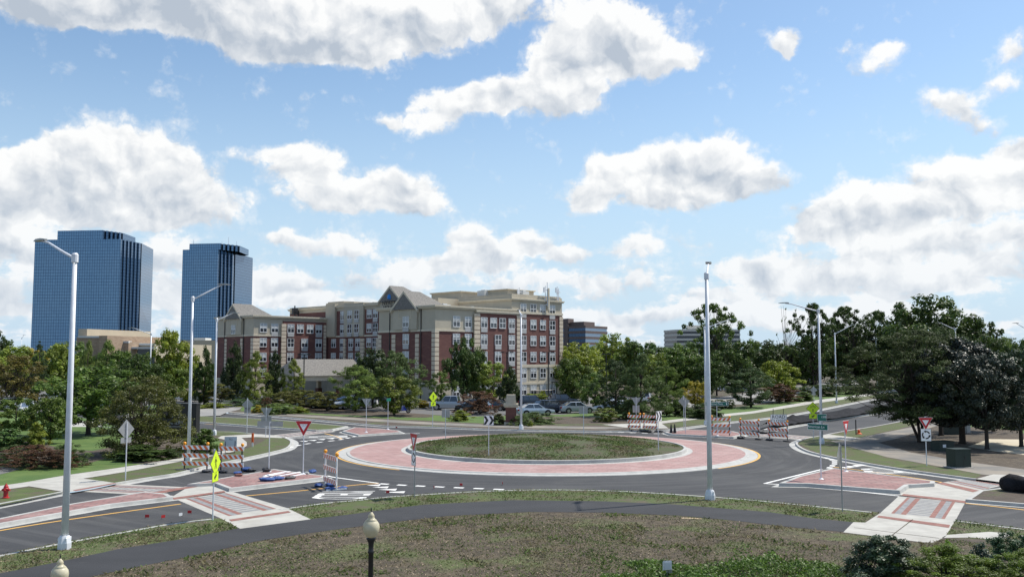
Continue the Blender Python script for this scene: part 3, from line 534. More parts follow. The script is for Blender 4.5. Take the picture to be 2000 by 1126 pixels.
def tooth(b, x0, y, x1, hw): A_ = at(x0, y, 0); B_ = at(x1, y, 0); b.face([(A_.x, A_.y - hw, .010), (A_.x, A_.y + hw, .010), (B_.x, B_.y, .010)])
for x0, y, x1 in ((742,947,716), (758,951,727), (774,955.5,738), (790,960.5,750)): tooth(b, x0, y, x1, .34)
for x0, y, x1 in ((600,861,584), (617,859.3,600), (634,857.6,618), (652,855.8,636)): tooth(b, x0, y, x1, .5)
for x0, y, x1 in ((1643,912.5,1668), (1655,910.5,1682), (1668,908.5,1695), (1681,906.5,1710)): tooth(b, x0, y, x1, .4)
flip(b); struct(b.build('white_road_marking', 'white'), 'white painted edge lines, entry dashes and give way teeth')
def roadword(px, py, ang, w_, h_, label):
    me = textmesh('YIELD', 1.0, 0); me.name = 'painted_word'; me.materials.clear(); me.materials.append(M['white']); o = bpy.data.objects.new('painted_word', me); C.objects.link(o)
    xs = [v.co.x for v in me.vertices]; ys = [v.co.y for v in me.vertices]; p = at(px, py, 0)
    o.location = (p.x, p.y, .012); o.rotation_euler = (0, 0, ang); o.scale = (w_ / (max(xs) - min(xs)), h_ / (max(ys) - min(ys)), 1); struct(o, label)
roadword(664, 966, radians(-92), 2.9, 2.7, 'word YIELD painted on the near left lane')
roadword(603, 853.2, radians(-80), 3.0, 6.0, 'word YIELD painted on the far left lane')
roadword(1762, 920.5, radians(78), 2.9, 4.0, 'word YIELD painted on the right entry lane')
# straw and weeds scattered over the near soil and verges
def scatter(name, n, x0, x1, y0, y1, inc, exc, size, mt, label, seed, hfac=1.0, flat=False, dens=None, z0=GZ, thr=0.0):
    r = np.random.RandomState(seed); x = r.uniform(x0, x1, n); y = r.uniform(y0, y1, n); k = np.zeros(n, bool)
    for p in inc: k |= inpoly(x, y, p)
    for p in exc: k &= ~inpoly(x, y, p)
    if dens: f_ = np.array([mn.noise(Vector((a_ * dens, b_ * dens, 3))) for a_, b_ in zip(x, y)]); k &= (f_ + r.uniform(-.35, .35, n) * (1 if thr == 0 else .15)) > thr
    x, y = x[k], y[k]; n = len(x); a_ = r.uniform(0, 2 * pi, n); s_ = size * r.uniform(.5, 1.5, n); h_ = s_ * hfac * r.uniform(.6, 1.4, n)
    dx, dy = np.cos(a_) * s_ * .5, np.sin(a_) * s_ * .5; lean = r.uniform(-1.6, 1.6, (n, 2)) * h_[:, None]
    z = np.full(n, z0 + .012); V = np.zeros((n, 3, 3))
    V[:, 0] = np.stack([x - dx, y - dy, z], 1); V[:, 1] = np.stack([x + dx, y + dy, z], 1)
    V[:, 2] = np.stack([x + lean[:, 0], y + lean[:, 1], z + (h_ if not flat else .02)], 1) if not flat else np.stack([x - dy, y + dx, z + .015], 1)
    me = bpy.data.meshes.new(name); me.vertices.add(n * 3); me.vertices.foreach_set('co', V.ravel()); me.loops.add(n * 3); me.loops.foreach_set('vertex_index', np.arange(n * 3)); me.polygons.add(n); me.polygons.foreach_set('loop_start', np.arange(0, n * 3, 3))
    me.update(); me.validate(); A_ = me.attributes.new('tone', 'FLOAT', 'FACE'); A_.data.foreach_set('value', r.uniform(0, 1, n).astype(np.float32)); me.materials.append(M[mt])
    o = bpy.data.objects.new(name, me); C.objects.link(o); return tag(o, label, name.replace('_', ' '), kind='stuff')
PV = [[(p.x, p.y) for p in pg(v, GZ)] for v in (V1, V2, V3)]
SOIL = [(p.x, p.y) for p in pg([(-80,1300),(-80,1146),(175,1127),(254,1109),(381,1084),(497,1058),(592,1043),(755,1021),(871,1008),(1033,1000),(1175,1001),(1325,1007),(1425,1016),(1558,1031),(1648,1040),(1802,1060),(1850,1052),(2150,1085),(2150,1300)], GZ)]
PADS = [[(p.x, p.y) for p in pg(v, GZ)] for v in ([(1839,1050),(1850,1044),(1933,1038),(1980,1042),(1953,1056),(1900,1049)], [(1647,1039),(1667,1019),(1690,1020),(1722,1000),(1866,1016),(1846,1048),(1823,1059),(1802,1058.5)])]
scatter('verge_grass', 170000, -22, 32, 30, 50, PV, PADS, .055, 'tuft', 'short green grass of the near verges', 1, .75, dens=.35)
scatter('weed_grass', 150000, -22, 26, 21, 42, [SOIL], PADS, .05, 'tuft', 'sparse weeds sprouting over the bare soil', 2, .7, dens=.22)
scatter('weed_clumps', 60000, -22, 26, 21, 42, [SOIL] + PV, PADS, .075, 'tuft', 'thicker green weed clumps on soil and verges', 8, .9, dens=.55, thr=.24)
scatter('straw_litter', 130000, -22, 26, 21, 42, [SOIL] + PV, PADS, .04, 'litter', 'straw flecks and clods on the bare soil', 3, .4, flat=False)
scatter('mound_grass', 80000, -9, 14, 59, 81, [[(p.x, p.y) for p in circ(RI - .5)]], [], .09, 'tuft', 'rough grass on the central mound', 4, .6, dens=.3, z0=.38)
for o in [bpy.data.objects['mound_grass']]:
    co = np.zeros(len(o.data.vertices) * 3); o.data.vertices.foreach_get('co', co); co = co.reshape(-1, 3); rr = np.hypot(co[:, 0] - RC.x, co[:, 1] - RC.y); co[:, 2] += .62 * np.clip(1 - (rr / (RI - .24)) ** 2, 0, 1) - .03; o.data.vertices.foreach_set('co', co.ravel())
# ================================================================== HOTEL
HP = Vector((-12.5, 150.0)); HR = math.atan2(.719, .695)
def a_of(x, b=0.0): t = (x - 1000) / F; return (t * (150 + .695 * b) + 12.5 + .719 * b) / (.695 - .719 * t)
def b_of(x, a=0.0): t = (x - 1000) / F; return (-12.5 + .695 * a - t * (150 + .719 * a)) / (.719 + .695 * t)
hotel = thing('hotel', 'long red brick and taupe stucco hotel with grey gables and cream quoins', 'hotel', (HP.x, HP.y, 0), HR)
AE = a_of(1098); A1, A2 = a_of(929), a_of(1017); LA = -3.75; LB0, LB1 = 49.9, 64.5; SP = 13.65
br, st, tr, qo = MB(), MB(), MB(), MB()
# right wing
st.box(0, 19.2, 0, 14.8, 0, 2.9); br.box(.0, 19.2, 0, 14.8, 2.9, 11.55); st.box(0, 19.2, 0, 14.8, 11.55, 15.2)
br.box(A1, A2, -.28, .5, 2.9, 14.7)
# right main block
st.box(19.2, AE, 0, 14, 0, 5.7); br.box(19.2, AE, 0, 14, 5.7, 15.1); st.box(18.0, AE, .05, 14, 15.4, 18.25); st.box(18.0, 19.2, .05, 14, 15.2, 15.4); st.box(19.2, AE, .05, 14, 15.1, 15.4)
# spine
st.box(SP, 30, 14.8, LB1, 0, 2.9); br.box(SP, 30, 14.8, LB1, 2.9, 16.9); st.box(SP, 30, 14.8, LB1, 16.9, 18.2)
bl0, bl1 = b_of(712, SP), b_of(674, SP); st.box(SP - .35, SP + .2, bl0, bl1, 11.6, 18.3); st.box(SP - .5, SP + .3, LB0 - 3.2, LB0 + .1, 11.6, 18.4)
# left wing
st.box(LA, SP, LB0, LB1, 0, 2.9); br.box(LA, SP, LB0, LB1, 2.9, 11.55); st.box(LA, SP, LB0, LB1, 11.55, 15.1)
L1, L2 = a_of(552, LB0), a_of(637, LB0); br.box(L1, L2, LB0 - .28, LB0 + .5, 2.9, 14.6)
# penthouses
st.box(20, 29, 15.5, 24, 18.2, 19.6); st.box(21, 28, 4, 11, 18.25, 19.5); st.box(16, 24, 44, 54, 18.2, 18.9); st.box(22, 29, 56, 62, 18.2, 19.8)
def cor(x0, x1, y0, y1, z, h=.5, p=.35): tr.box(x0 - p, x1 + p, y0 - p, y1 + p, z, z + h * .5); tr.box(x0 - p * 1.5, x1 + p * 1.5, y0 - p * 1.5, y1 + p * 1.5, z + h * .5, z + h)
cor(0, 19.2, 0, 14.8, 15.2); cor(A1, A2, -.28, 5, 14.72, .45, .2); cor(18.0, AE, .05, 14, 17.3, .4, .25); cor(SP, 30, 14.8 + 1, LB1, 17.5, .4, .25); cor(LA, SP, LB0, LB1, 15.1)
st.box(18.2, AE - .2, .2, 13.8, 18.25, 18.5); cor(20, 29, 15.5, 24, 19.6, .25, .2); cor(21, 28, 4, 11, 19.5, .2, .2)
def belt(x0, x1, y0, y1, z, h=.32, p=.12): tr.box(x0 - p, x1 + p, y0 - p, y1 + p, z, z + h)
belt(0, A1, 0, 14.8, 11.45); belt(19.2, AE, 0, 14, 15.0, .4); belt(19.2, AE, 0, 14, 5.45, .5); belt(19.2, AE, 0, 14, 2.4, .4); belt(0, 19.2, 0, 14.8, 2.75); belt(SP, 30, 15, LB0, 11.45); belt(LA, L1, LB0, LB1, 11.45); belt(LA, SP, LB0, LB1, 2.75); belt(SP, 30, 15, LB0, 2.75)
# gabled bays
def gable(a0, bc, hw, z0, ze, za, ridge, back, roof, proj=.35):
    st.prism([(a0 - proj, bc - hw), (a0 + .5, bc - hw), (a0 + .5, bc + hw), (a0 - proj, bc + hw)], z0, ze)
    x = a0 - proj
    st.face([(x, bc + hw, ze), (x, bc - hw, ze), (x, bc, za)])
    for s_ in (-1, 1):   # raked cornice and sunken panel outline
        for d_, th, pr in ((0.0, .42, .35), (.42, .16, .18)):
            A_ = Vector((x, bc + s_ * (hw + .5), ze - .35)); B_ = Vector((x, bc, za + .2)); dn = Vector((0, 0, -d_))
            p = [A_ + dn, B_ + dn, B_ + dn + Vector((0, 0, -th)), A_ + dn + Vector((0, 0, -th))]
            i = len(tr.v); tr.v += [tuple(k + Vector((-pr, 0, 0))) for k in p] + [tuple(k) for k in p]
            for f in ((0, 1, 2, 3), (4, 5, 6, 7), (0, 1, 5, 4), (3, 2, 6, 7), (0, 3, 7, 4)): tr.f.append(tuple(i + k for k in f)); tr.m.append(0)
        tr.obox((x - .03, bc + s_ * hw * .52, ze - .9), (.03, 0, 0), (0, .06, 0), .9); 
        A_ = Vector((x - .03, bc + s_ * hw * .52, ze)); B_ = Vector((x - .03, bc, ze + (za - ze) * .62)); tr.tube([A_, B_], .06, 4)
    tr.obox((x - .03, bc, ze - 1.8), (.03, 0, 0), (0, hw * .52, 0), .06)
    ew = hw + .45; x0 = x - .3; zb = ze - .3; r0, r1 = (x0, bc, za + .25), (x0 + ridge, bc, za + .25); c_ = [(x0, bc - ew, zb), (x0 + back, bc - ew, zb), (x0 + back, bc + ew, zb), (x0, bc + ew, zb)]
    roof.face([c_[0], c_[1], r1, r0]); roof.face([c_[1], c_[2], r1]); roof.face([c_[2], c_[3], r0, r1]); roof.face([c_[3], c_[0], r0]); roof.build('gable_roof', 'shingle', hotel)
roof = MB()
g1b = b_of(793.5, 0); gable(0, g1b, 3.1, 11.8, 15.5, 18.1, 3.6, 8.5, MB())
g2b = b_of(764, SP - .4); gable(SP, g2b, 3.4, 11.8, 18.3, 20.9, 3.4, 8, MB(), .6)
g3b = b_of(459, LA); gable(LA, g3b, 3.0, 11.8, 15.3, 17.9, 4.2, 9, MB())
# entrance canopy
K0, K1, KB0, KB1 = -10.5, 13.4, 24.5, 33
cm = MB(); zk = 4.0; c_ = [(K0, KB0, zk), (K1, KB0, zk), (K1, KB1, zk), (K0, KB1, zk)]; r0, r1 = (K0 + 2.4, (KB0 + KB1) / 2, 6.9), (K1 + 2, (KB0 + KB1) / 2, 6.9)
cm.face([c_[0], c_[1], r1, r0]); cm.face([c_[2], c_[3], r0, r1]); cm.face([c_[3], c_[0], r0]); cm.v = cm.v
o = cm.build('canopy_roof', 'shingle', hotel)
cm = MB(); cm.box(K0 + .3, K1, KB0 + .3, KB1 - .3, 3.1, 3.85); cm.box(K0 + .1, K1, KB0 + .1, KB1 - .1, 3.85, 3.99)
cm.build('canopy_beam', 'trim', o)
for x, y in ((K0 + 1, KB0 + 1), (K0 + 1, KB1 - 1), (K0 + 10, KB0 + 1), (K0 + 10, KB1 - 1)):
    c = MB(); c.box(x - .45, x + .45, y - .45, y + .45, 0, 1.6, 1); c.box(x - .32, x + .32, y - .32, y + .32, 1.6, 3.1, 0); c.build('canopy_column', ['trim', 'brick'], hotel)
# quoins
def quoin(x0, x1, y0, y1, z0, z1):
    z = z0
    qo = MB()
    while z < z1 - .3: qo.box(x0, x1, y0, y1, z, min(z + .645, z1)); z += .745
    qo.build('quoin', 'quoin', hotel)
def qS(xa, xb, b0, z0, z1, p=.12): quoin(a_of(xa, b0), a_of(xb, b0), b0 - p, b0 + .1, z0, z1)
def qW(xa, xb, a0, z0, z1, p=.12): quoin(a0 - p, a0 + .1, b_of(xb, a0), b_of(xa, a0), z0, z1)
quoin(-.12, .75, -.12, .75, 2.95, 11.45); qS(926, 937, -.28, 2.95, 14.6); qS(1009, 1016.5, -.28, 2.95, 14.6); quoin(AE - .85, AE + .12, -.12, .8, 5.95, 14.95)
qW(766, 773, 0, 2.95, 11.4); qW(812, 819, 0, 2.95, 11.4); quoin(-.12, .8, 14.0, 14.92, 2.95, 11.4)
qW(673, 677, SP, 2.95, 11.4, .3); qW(706, 713, SP, 2.95, 11.4, .3); qW(737, 741, SP, 2.95, 11.4, .3)
qS(550, 559, LB0 - .28, 2.95, 14.4); qS(632, 637, LB0 - .28, 2.95, 14.4); quoin(LA - .12, LA + 1.3, LB0 - .12, LB0 + .9, 2.95, 11.4); qW(440, 444, LA, 2.95, 11.4); qW(471, 475, LA, 2.95, 11.4)
br.build('brick_wall', 'brick', hotel); st.build('stucco_wall', 'stucco', hotel); tr.build('cornice', 'trim', hotel);
# windows: one frame, pane and blind per opening
def winmesh(w_, h_):
    b = MB(); t = .07
    for x0, x1, z0, z1 in ((-w_ / 2 - t, w_ / 2 + t, -t - .06, 0), (-w_ / 2 - t, w_ / 2 + t, h_, h_ + t), (-w_ / 2 - t, -w_ / 2, 0, h_), (w_ / 2, w_ / 2 + t, 0, h_), (-.045, .045, 0, h_), (-w_ / 2, -.045, h_ * .47, h_ * .53), (.045, w_ / 2, h_ * .47, h_ * .53)): b.box(x0, x1, -.10, .02, z0, z1)
    return b
wf = winmesh(1.42, 1.62).build('window', 'frame'); g_ = MB(); g_.box(-.71, .71, -.05, .0, 0, 1.62); wp = g_.build('pane', 'glass'); 
blm = []
for fr in (.5, .62, .38): g_ = MB(); g_.box(-.69, .69, -.062, -.052, 1.62 * (1 - fr), 1.60); blm.append(g_.build('blind', 'blind'))
ac = MB(); ac.box(-.74, .74, -.12, .0, -.86, -.16); acm = ac.build('air_conditioner', 'grille')
sf = MB(); sf.box(-.71, .71, -.05, 0, 0, 1.62)
rw = random.Random(3); WN = [0]
def window(face, base, u, zt, ac_=False):
    if face == 'S': loc, rz = (u, base - .02, zt - 1.62), 0
    else: loc, rz = (base - .02, u, zt - 1.62), -pi / 2
    f = wf.copy(); C.objects.link(f); f.parent = hotel; f.location = loc; f.rotation_euler = (0, 0, rz)
    p = wp.copy(); C.objects.link(p); p.parent = f
    if rw.random() < .85: b_ = rw.choice(blm).copy(); C.objects.link(b_); b_.parent = f
    WN[0] += 1
    if ac_: a_ = acm.copy(); C.objects.link(a_); a_.parent = hotel; a_.location = loc; a_.rotation_euler = (0, 0, rz)
Z = [16.75, 13.95, 11.05, 8.15, 5.2, 2.25]
for i, z in enumerate(Z[1:]):
    for x in (891, 914): window('S', 0, a_of(x), z, x == 914 and i < 3)
    for x in ((945, 963.5, 981, 999) if i == 0 else (945, 972.5, 999)): window('S', -.28, a_of(x, -.28), z, x in (945, 999, 972.5) and i < 3)
for i, z in enumerate(Z):
    for x in (1022, 1041.5, 1060, 1078.5): window('S', .03 if i else .05, a_of(x), z, x in (1022, 1078.5) and i < 5)
window('W', -.35, b_of(793.5, -.3), 13.95, True)
for z in Z[2:5]: window('W', 0, b_of(793.5), z, z == 11.05)
for i, z in enumerate(Z[:5]):
    for x in (652.5, 669.5, 686, 699.5, 721.5, 733.5): window('W', SP - (.35 if 676 < x < 710 and i < 2 else 0), b_of(x, SP), z, x in (669.5, 686, 699.5, 733.5))
for i, z in enumerate(Z[1:5]):
    for x in (514.5, 536.5): window('S', LB0, a_of(x, LB0), z, x == 536.5)
    for x in ((568, 586.5, 605.5, 622.5) if i == 0 else (568, 595.3, 622.5)): window('S', LB0 - .28, a_of(x, LB0 - .28), z, i > 0 or x in (568, 622.5))
window('W', LA - .35, b_of(459.5, LA), 13.7)
for o in [wf, wp, acm] + blm: bpy.data.objects.remove(o)
# sign on the middle gable
sg = bpy.data.objects.new('wall_sign', None)
lm = MB(); sx = SP - .98
for k in range(2): lm.tube([(sx, g2b + (.28 if k else -.28), 18.45 + .15 * k), (sx, g2b + (.1 if k else -.1), 19.25), ], [.22, .13], 8)
lm.lathe([(.0, 0), (.42, .25), (.46, .6), (.3, 1.0), (.0, 1.15)], 10, 0, (sx + .1, g2b, 18.35))
ws = lm.build('sign_emblem', 'logoblue', hotel)
for t_, z, s_ in (('HYATT', 17.75, 1.15), ('HOUSE', 16.95, .95)): put_text('sign_lettering', t_, s_, 'signblack', hotel, (SP - 1.02, g2b, z), (pi / 2, 0, -pi / 2), 1.15, .03)
for s_ in ((0, b_of(762, 0), 15.2), (0, b_of(823, 0), 15.2), (LA, b_of(440, LA) , 15.0), (LA, b_of(477, LA), 15.0)):
    a = MB(); a.box(s_[0] - .16, s_[0] - .04, s_[1] - .06, s_[1] + .06, .2, s_[2]); a.build('downpipe', 'grille' if False else 'black', hotel)
for x in (1032, 1052, 1069): a = MB(); u = a_of(x); a.box(u - .03, u + .03, -.03, -.002, 2.9, 5.4); a.build('movement_joint', 'shingle', hotel)
for x, y, s_ in ((24, 3, .8), (21, 10, 1.0), (26, 9, .7), (8, 7, .9), (12, 4, .6), (22, 40, 1.0), (26, 50, .8)): a = MB(); a.box(x - s_, x + s_, y - s_, y + s_, (15.2 if x < 18 else 18.3), (15.2 if x < 18 else 18.3) + s_ * 1.3); a.box(x - s_ * .5, x + s_ * .5, y - s_ * .5, y + s_ * .5, (15.2 if x < 18 else 18.3) + s_ * 1.3, (15.2 if x < 18 else 18.3) + s_ * 1.5); a.build('roof_unit', 'slab', hotel)
# rooftop aerials
for x, y, h_, z in ((26.5, .2, 2.8, 17.5), (27.2, .1, 4.0, 15.9), (26.9, .1, 4.4, 16.6), (29.8, .2, 2.6, 17.8), (30.2, .2, 2.4, 17.7), (22.5, 3, 1.6, 18.3)):
    a = MB(); wd = .17 if h_ == 4.0 else .05; a.box(x - wd, x + wd, y - .5 - wd, y - .5 + wd, z, z + h_); 
    if h_ < 3: a.box(x - .5, x + .5, y - .55, y - .45, z + h_ - .8, z + h_ - .7); a.box(x - .6, x - .35, y - .7, y - .5, z + h_ - 1.2, z + h_ - .3)
    a.box(x - .06, x + .06, y - .5, y + .5, z + .2, z + .4); a.build('rooftop_antenna', 'trim' if h_ == 4.0 else 'galv', hotel)
for dx in (0, .9): a = MB(); a.box(12 + dx, 12.2 + dx, 60, 60.2, 15, 18.5 - dx); a.box(11.7 + dx, 12.5 + dx, 60, 60.1, 17, 17.15); a.box(11.5 + dx, 11.8 + dx, 59.8, 60.4, 16.6, 18); a.build('rooftop_antenna', 'black', hotel)
# black fence and pergola by the hotel's right end
fn = thing('garden_fence', 'black railing and pergola posts against the hotel base', 'fence', (0, 0, 0))
b = MB()
p0, p1 = at(1040, 767), at(1078, 766)
p0 = Vector((xat(160, 1036), 160, 0)); p1 = Vector((xat(162, 1078), 162, 0)); d = (p1 - p0)
for k in range(30): p = p0 + d * (k / 29); b.tube([p, p + Vector((0, 0, 1.5))], .03, 4)
b.tube([p0 + Vector((0, 0, 1.5)), p1 + Vector((0, 0, 1.5))], .04, 4); b.tube([p0 + Vector((0, 0, .3)), p1 + Vector((0, 0, .3))], .04, 4); b.build('railing', 'black', fn)
b = MB()
for x in (1078, 1087): p = Vector((xat(161, x), 161, 0)); b.tube([p, p + Vector((0, 0, 3.0))], .09, 6)
p = Vector((xat(161, 1077), 161, 3.0)); b.box(p.x, p.x + 1.1, 160.8, 161.2, 2.9, 3.05); b.build('pergola', 'black', fn)

# ================================================================== OTHER BUILDINGS
def walls(b, poly, z0, z1, mi=0, top=None):       # UV in metres along the perimeter
    n = len(poly); u = 0
    for k in range(n):
        p, q_ = Vector(poly[k]), Vector(poly[(k + 1) % n]); L = (q_ - p).length
        b.face([(p.x, p.y, z0), (q_.x, q_.y, z0), (q_.x, q_.y, z1), (p.x, p.y, z1)], mi, [(u, z0), (u + L, z0), (u + L, z1), (u, z1)]); u += L
    b.face([(p[0], p[1], z1) for p in poly], mi if top is None else top)
def pt(x, D): return Vector((xat(D, x), D))
def teeth(p, q_, n):       # stair-stepped glass bays from p back to q
    out = []; d = q_ - p
    for k in range(n):
        a_ = p + d * (k / n); b_ = p + d * ((k + 1) / n)
        out += [a_, Vector((b_.x - (b_.x - a_.x) * .42, a_.y)), Vector((b_.x - (b_.x - a_.x) * .42, b_.y + 1.8))]
    return out + [q_]
def tower(label, x0, x1, x2, x3, D, zt, ux0, ux1, ux2, ux3, zu, n, masts):
    t = thing('office_tower', label, 'tower', (0, 0, 0), 0, 'twin blue glass office towers')
    A_, B_, C_, E_ = pt(x0, D), pt(x1, D - 3), pt(x2, D + 18), pt(x3, D + 50)
    poly = [A_] + teeth(B_, C_, n) + [E_, Vector((A_.x + 6, D + 60))]
    b = MB(); walls(b, poly, -5, zt, 0, 1); b.build('curtain_wall', ['tower', 'tower_dark'], t)
    A_, B_, C_, E_ = pt(ux0, D + 6), pt(ux1, D - 2.4), pt(ux2, D + 12), pt(ux3, D + 34)
    poly = [pt(ux0, D + 2), pt(ux1, D - 1)] + teeth(pt(ux1, D - 1), C_, 5)[1:] + [E_, Vector((A_.x + 4, D + 45))]
    b = MB(); walls(b, poly, zt, zu, 0, 1); b.build('upper_storey', ['tower', 'tower_dark'], t)
    for x, h_ in masts: b = MB(); b.tube([(xat(D + 20, x), D + 20, zu - .5), (xat(D + 20, x), D + 20, zu + h_)], [.25, .12], 5); b.build('roof_mast', 'galv', t)
tower('wide blue glass office tower, left of the pair', 59, 227, 270, 293, 570, zat(570, 468), 103, 190, 232, 257, zat(572, 450.5), 6, ((147, 3), ))
tower('narrow blue glass office tower with roof masts', 351, 419, 455, 489.5, 600, zat(600, 487.5), 364, 422, 463, 481, zat(602, 476), 5, ((372, 5), (428, 4), (441, 7), (457, 4), (388, 2), (397, 2)))
t = thing('shop_building', 'low tan brick building with stepped flat roofs before the wide tower', 'building')
D = 235
for x0, x1, yt, d0, mt in ((148, 208, 658, 0, 'tan'), (208, 250, 667, 4, 'tan'), (250, 300, 671, 8, 'beige'), (151, 168, 642, 6, 'beige'), (192, 208, 655, -1.5, 'tan')):
    b = MB(); A_, B_ = pt(x0, D + d0), pt(x1, D + d0); walls(b, [A_, B_, B_ + Vector((8, 22)), A_ + Vector((-4, 22))], 0, zat(D + d0, yt)); b.build('wall', mt, t)
b = MB()
for x0, x1, yt, d0 in ((150, 192, 655.5, -.3), (208, 250, 665.5, 3.7), (241, 300, 677, 5), (250, 300, 670, 7.6)): A_, B_ = pt(x0, D + d0), pt(x1, D + d0); z = zat(D + d0, yt); b.prism([A_, B_, B_ + Vector((0, 2)), A_ + Vector((0, 2))], z - .5, z)
b.build('parapet', 'slab', t)
b = MB(); A_, B_ = pt(252, D + 7), pt(300, D + 7); walls(b, [A_, B_, B_ + Vector((0, .9)), A_ + Vector((0, .9))], 1, zat(D, 681)); b.build('shopfront', 'darkglass', t)
t = thing('warehouse', 'low cream flat roofed building glimpsed below the narrow tower', 'building')
b = MB(); A_, B_ = pt(352, 300), pt(440, 300); walls(b, [A_, B_, B_ + Vector((0, 30)), A_ + Vector((0, 30))], 0, zat(300, 664)); b.build('wall', 'beige', t)
b = MB(); A_, B_ = pt(378, 303), pt(400, 303); walls(b, [A_, B_, B_ + Vector((0, 6)), A_ + Vector((0, 6))], zat(300, 664), zat(300, 659)); b.build('roof_unit', 'slab', t)
def office(label, D, pts, tiers, fh, glass, clad, back=30):
    t = thing('office_block', label, 'office building', (0, 0, 0))
    for zi, (poly, zt, nf) in enumerate(tiers):
        cen = sum(poly, Vector((0, 0))) / len(poly); inner = [p + (cen - p).normalized() * .5 for p in poly]
        b = MB(); walls(b, inner, 0, zt - .1); b.build('ribbon_window', glass if zi == 0 else clad, t)
        b = MB(); z = zt; walls(b, poly, z - (1.6 if zi == 0 else 3), z); z -= fh + (0 if zi else .3)
        for k in range(nf): b.prism(poly, z - 1.1, z + .55, bottom=True); z -= fh
        b.build('spandrel', clad, t)
    return t
D = 600
office('brown office block with blue ribbon windows right of the hotel', D, None, [([pt(1040, D + 40), pt(1144, D), pt(1187, D + 25), pt(1150, D + 70)], zat(D, 635), 8), ([pt(1040, D + 44), pt(1141, D + 4), pt(1162, D + 16), pt(1130, D + 50)], zat(D, 627), 0), ([pt(1040, D + 46), pt(1110, D + 12), pt(1121, D + 18), pt(1100, D + 50)], zat(D, 620), 0)], 3.7, 'blueglass', 'brownstone')
D = 760
office('pale office block with dark ribbon windows behind the tall pole', D, None, [([pt(1297, D + 25), pt(1322, D), pt(1447, D - 5), pt(1440, D + 60), pt(1310, D + 60)], zat(D, 643), 9), ([pt(1342, D + 10), pt(1380, D + 8), pt(1380, D + 40), pt(1342, D + 40)], zat(D, 634), 0)], 3.8, 'darkglass', 'whitestone')
t = thing('gate_pavilion', 'small white gateway glimpsed under the dark trees', 'building')
b = MB(); D = 250
for x in (1548, 1583): p = pt(x, D); b.box(p.x - .6, p.x + .6, D - .6, D + .6, 0, zat(D, 718))
p, q_ = pt(1548, D), pt(1583, D); b.build('gate_pier', 'frame', t)
b = MB(); 
for k in range(14): x = p.x + (q_.x - p.x) * k / 14; b.tube([(x, D, 0), (x, D, 2.6)], .05, 4)
b.tube([(p.x, D, 2.5), (q_.x, D, 2.5)], .06, 4); b.tube([(p.x, D, .5), (q_.x, D, .5)], .06, 4); b.build('gate_railing', 'slab', t)
# ================================================================== VEGETATION
def quads_mesh(name, P, N, s, asp, tone, mt, r, pointed=True):
    n = len(P); N = N / np.maximum(1e-6, np.linalg.norm(N, axis=1))[:, None]
    T = np.cross(N, r.normal(size=(n, 3))); T /= np.maximum(1e-6, np.linalg.norm(T, axis=1))[:, None]; B = np.cross(N, T)
    a = (s * .5)[:, None]; b_ = (s * .5 * asp)[:, None]; V = np.stack([P - T * a, P - B * b_, P + T * a, P + B * b_], 1)
    me = bpy.data.meshes.new(name); me.vertices.add(n * 4); me.vertices.foreach_set('co', V.ravel().astype(np.float32)); me.loops.add(n * 4); me.loops.foreach_set('vertex_index', np.arange(n * 4)); me.polygons.add(n); me.polygons.foreach_set('loop_start', np.arange(0, n * 4, 4))
    me.update(); me.validate(); A_ = me.attributes.new('tone', 'FLOAT', 'FACE'); A_.data.foreach_set('value', np.clip(tone, 0, 1).astype(np.float32)); me.materials.append(M[mt]); return me
def crown_mesh(name, mt, seed, prof, c0, ncl, per, rc, leaf, asp=.6, inner=.45, wob=.25, flat=.75, up=.4, kind='tree'):
    r = np.random.RandomState(seed); C_ = []; 
    pmax = max(prof(t) for t in np.linspace(0, 1, 50))
    while len(C_) < ncl:
        t, u, q_ = r.uniform(), r.uniform(), r.uniform(0, 2 * pi)
        if r.uniform() > prof(t) / pmax: continue
        m_ = 1 + wob * mn.noise(Vector((cos(q_) * 1.3, sin(q_) * 1.3, t * 3 + seed * 7.1))) * 2
        R_ = max(0, prof(t) * m_ - rc * .4) * u ** inner; C_.append((R_ * cos(q_), R_ * sin(q_), c0 + (1 - c0) * t * (1 - rc * .35)))
    C_ = np.array(C_); k = r.randint(0, ncl, per * ncl); rr = (rc * r.uniform(.55, 1.25, ncl))[k]; d = r.normal(size=(len(k), 3)); d /= np.linalg.norm(d, axis=1)[:, None]
    P = C_[k] + d * (rr * r.uniform(.35, 1.0, len(k)) )[:, None] * np.array([1, 1, flat]); P[:, 2] = np.maximum(P[:, 2], .004)
    N = d * .8 + r.normal(size=d.shape) * .45 + np.array([0, 0, up]); ct = r.uniform(0, 1, ncl)
    return quads_mesh(name, P, N, leaf * r.uniform(.6, 1.3, len(k)), asp, ct[k] * .6 + r.uniform(0, .4, len(k)), mt, r), C_
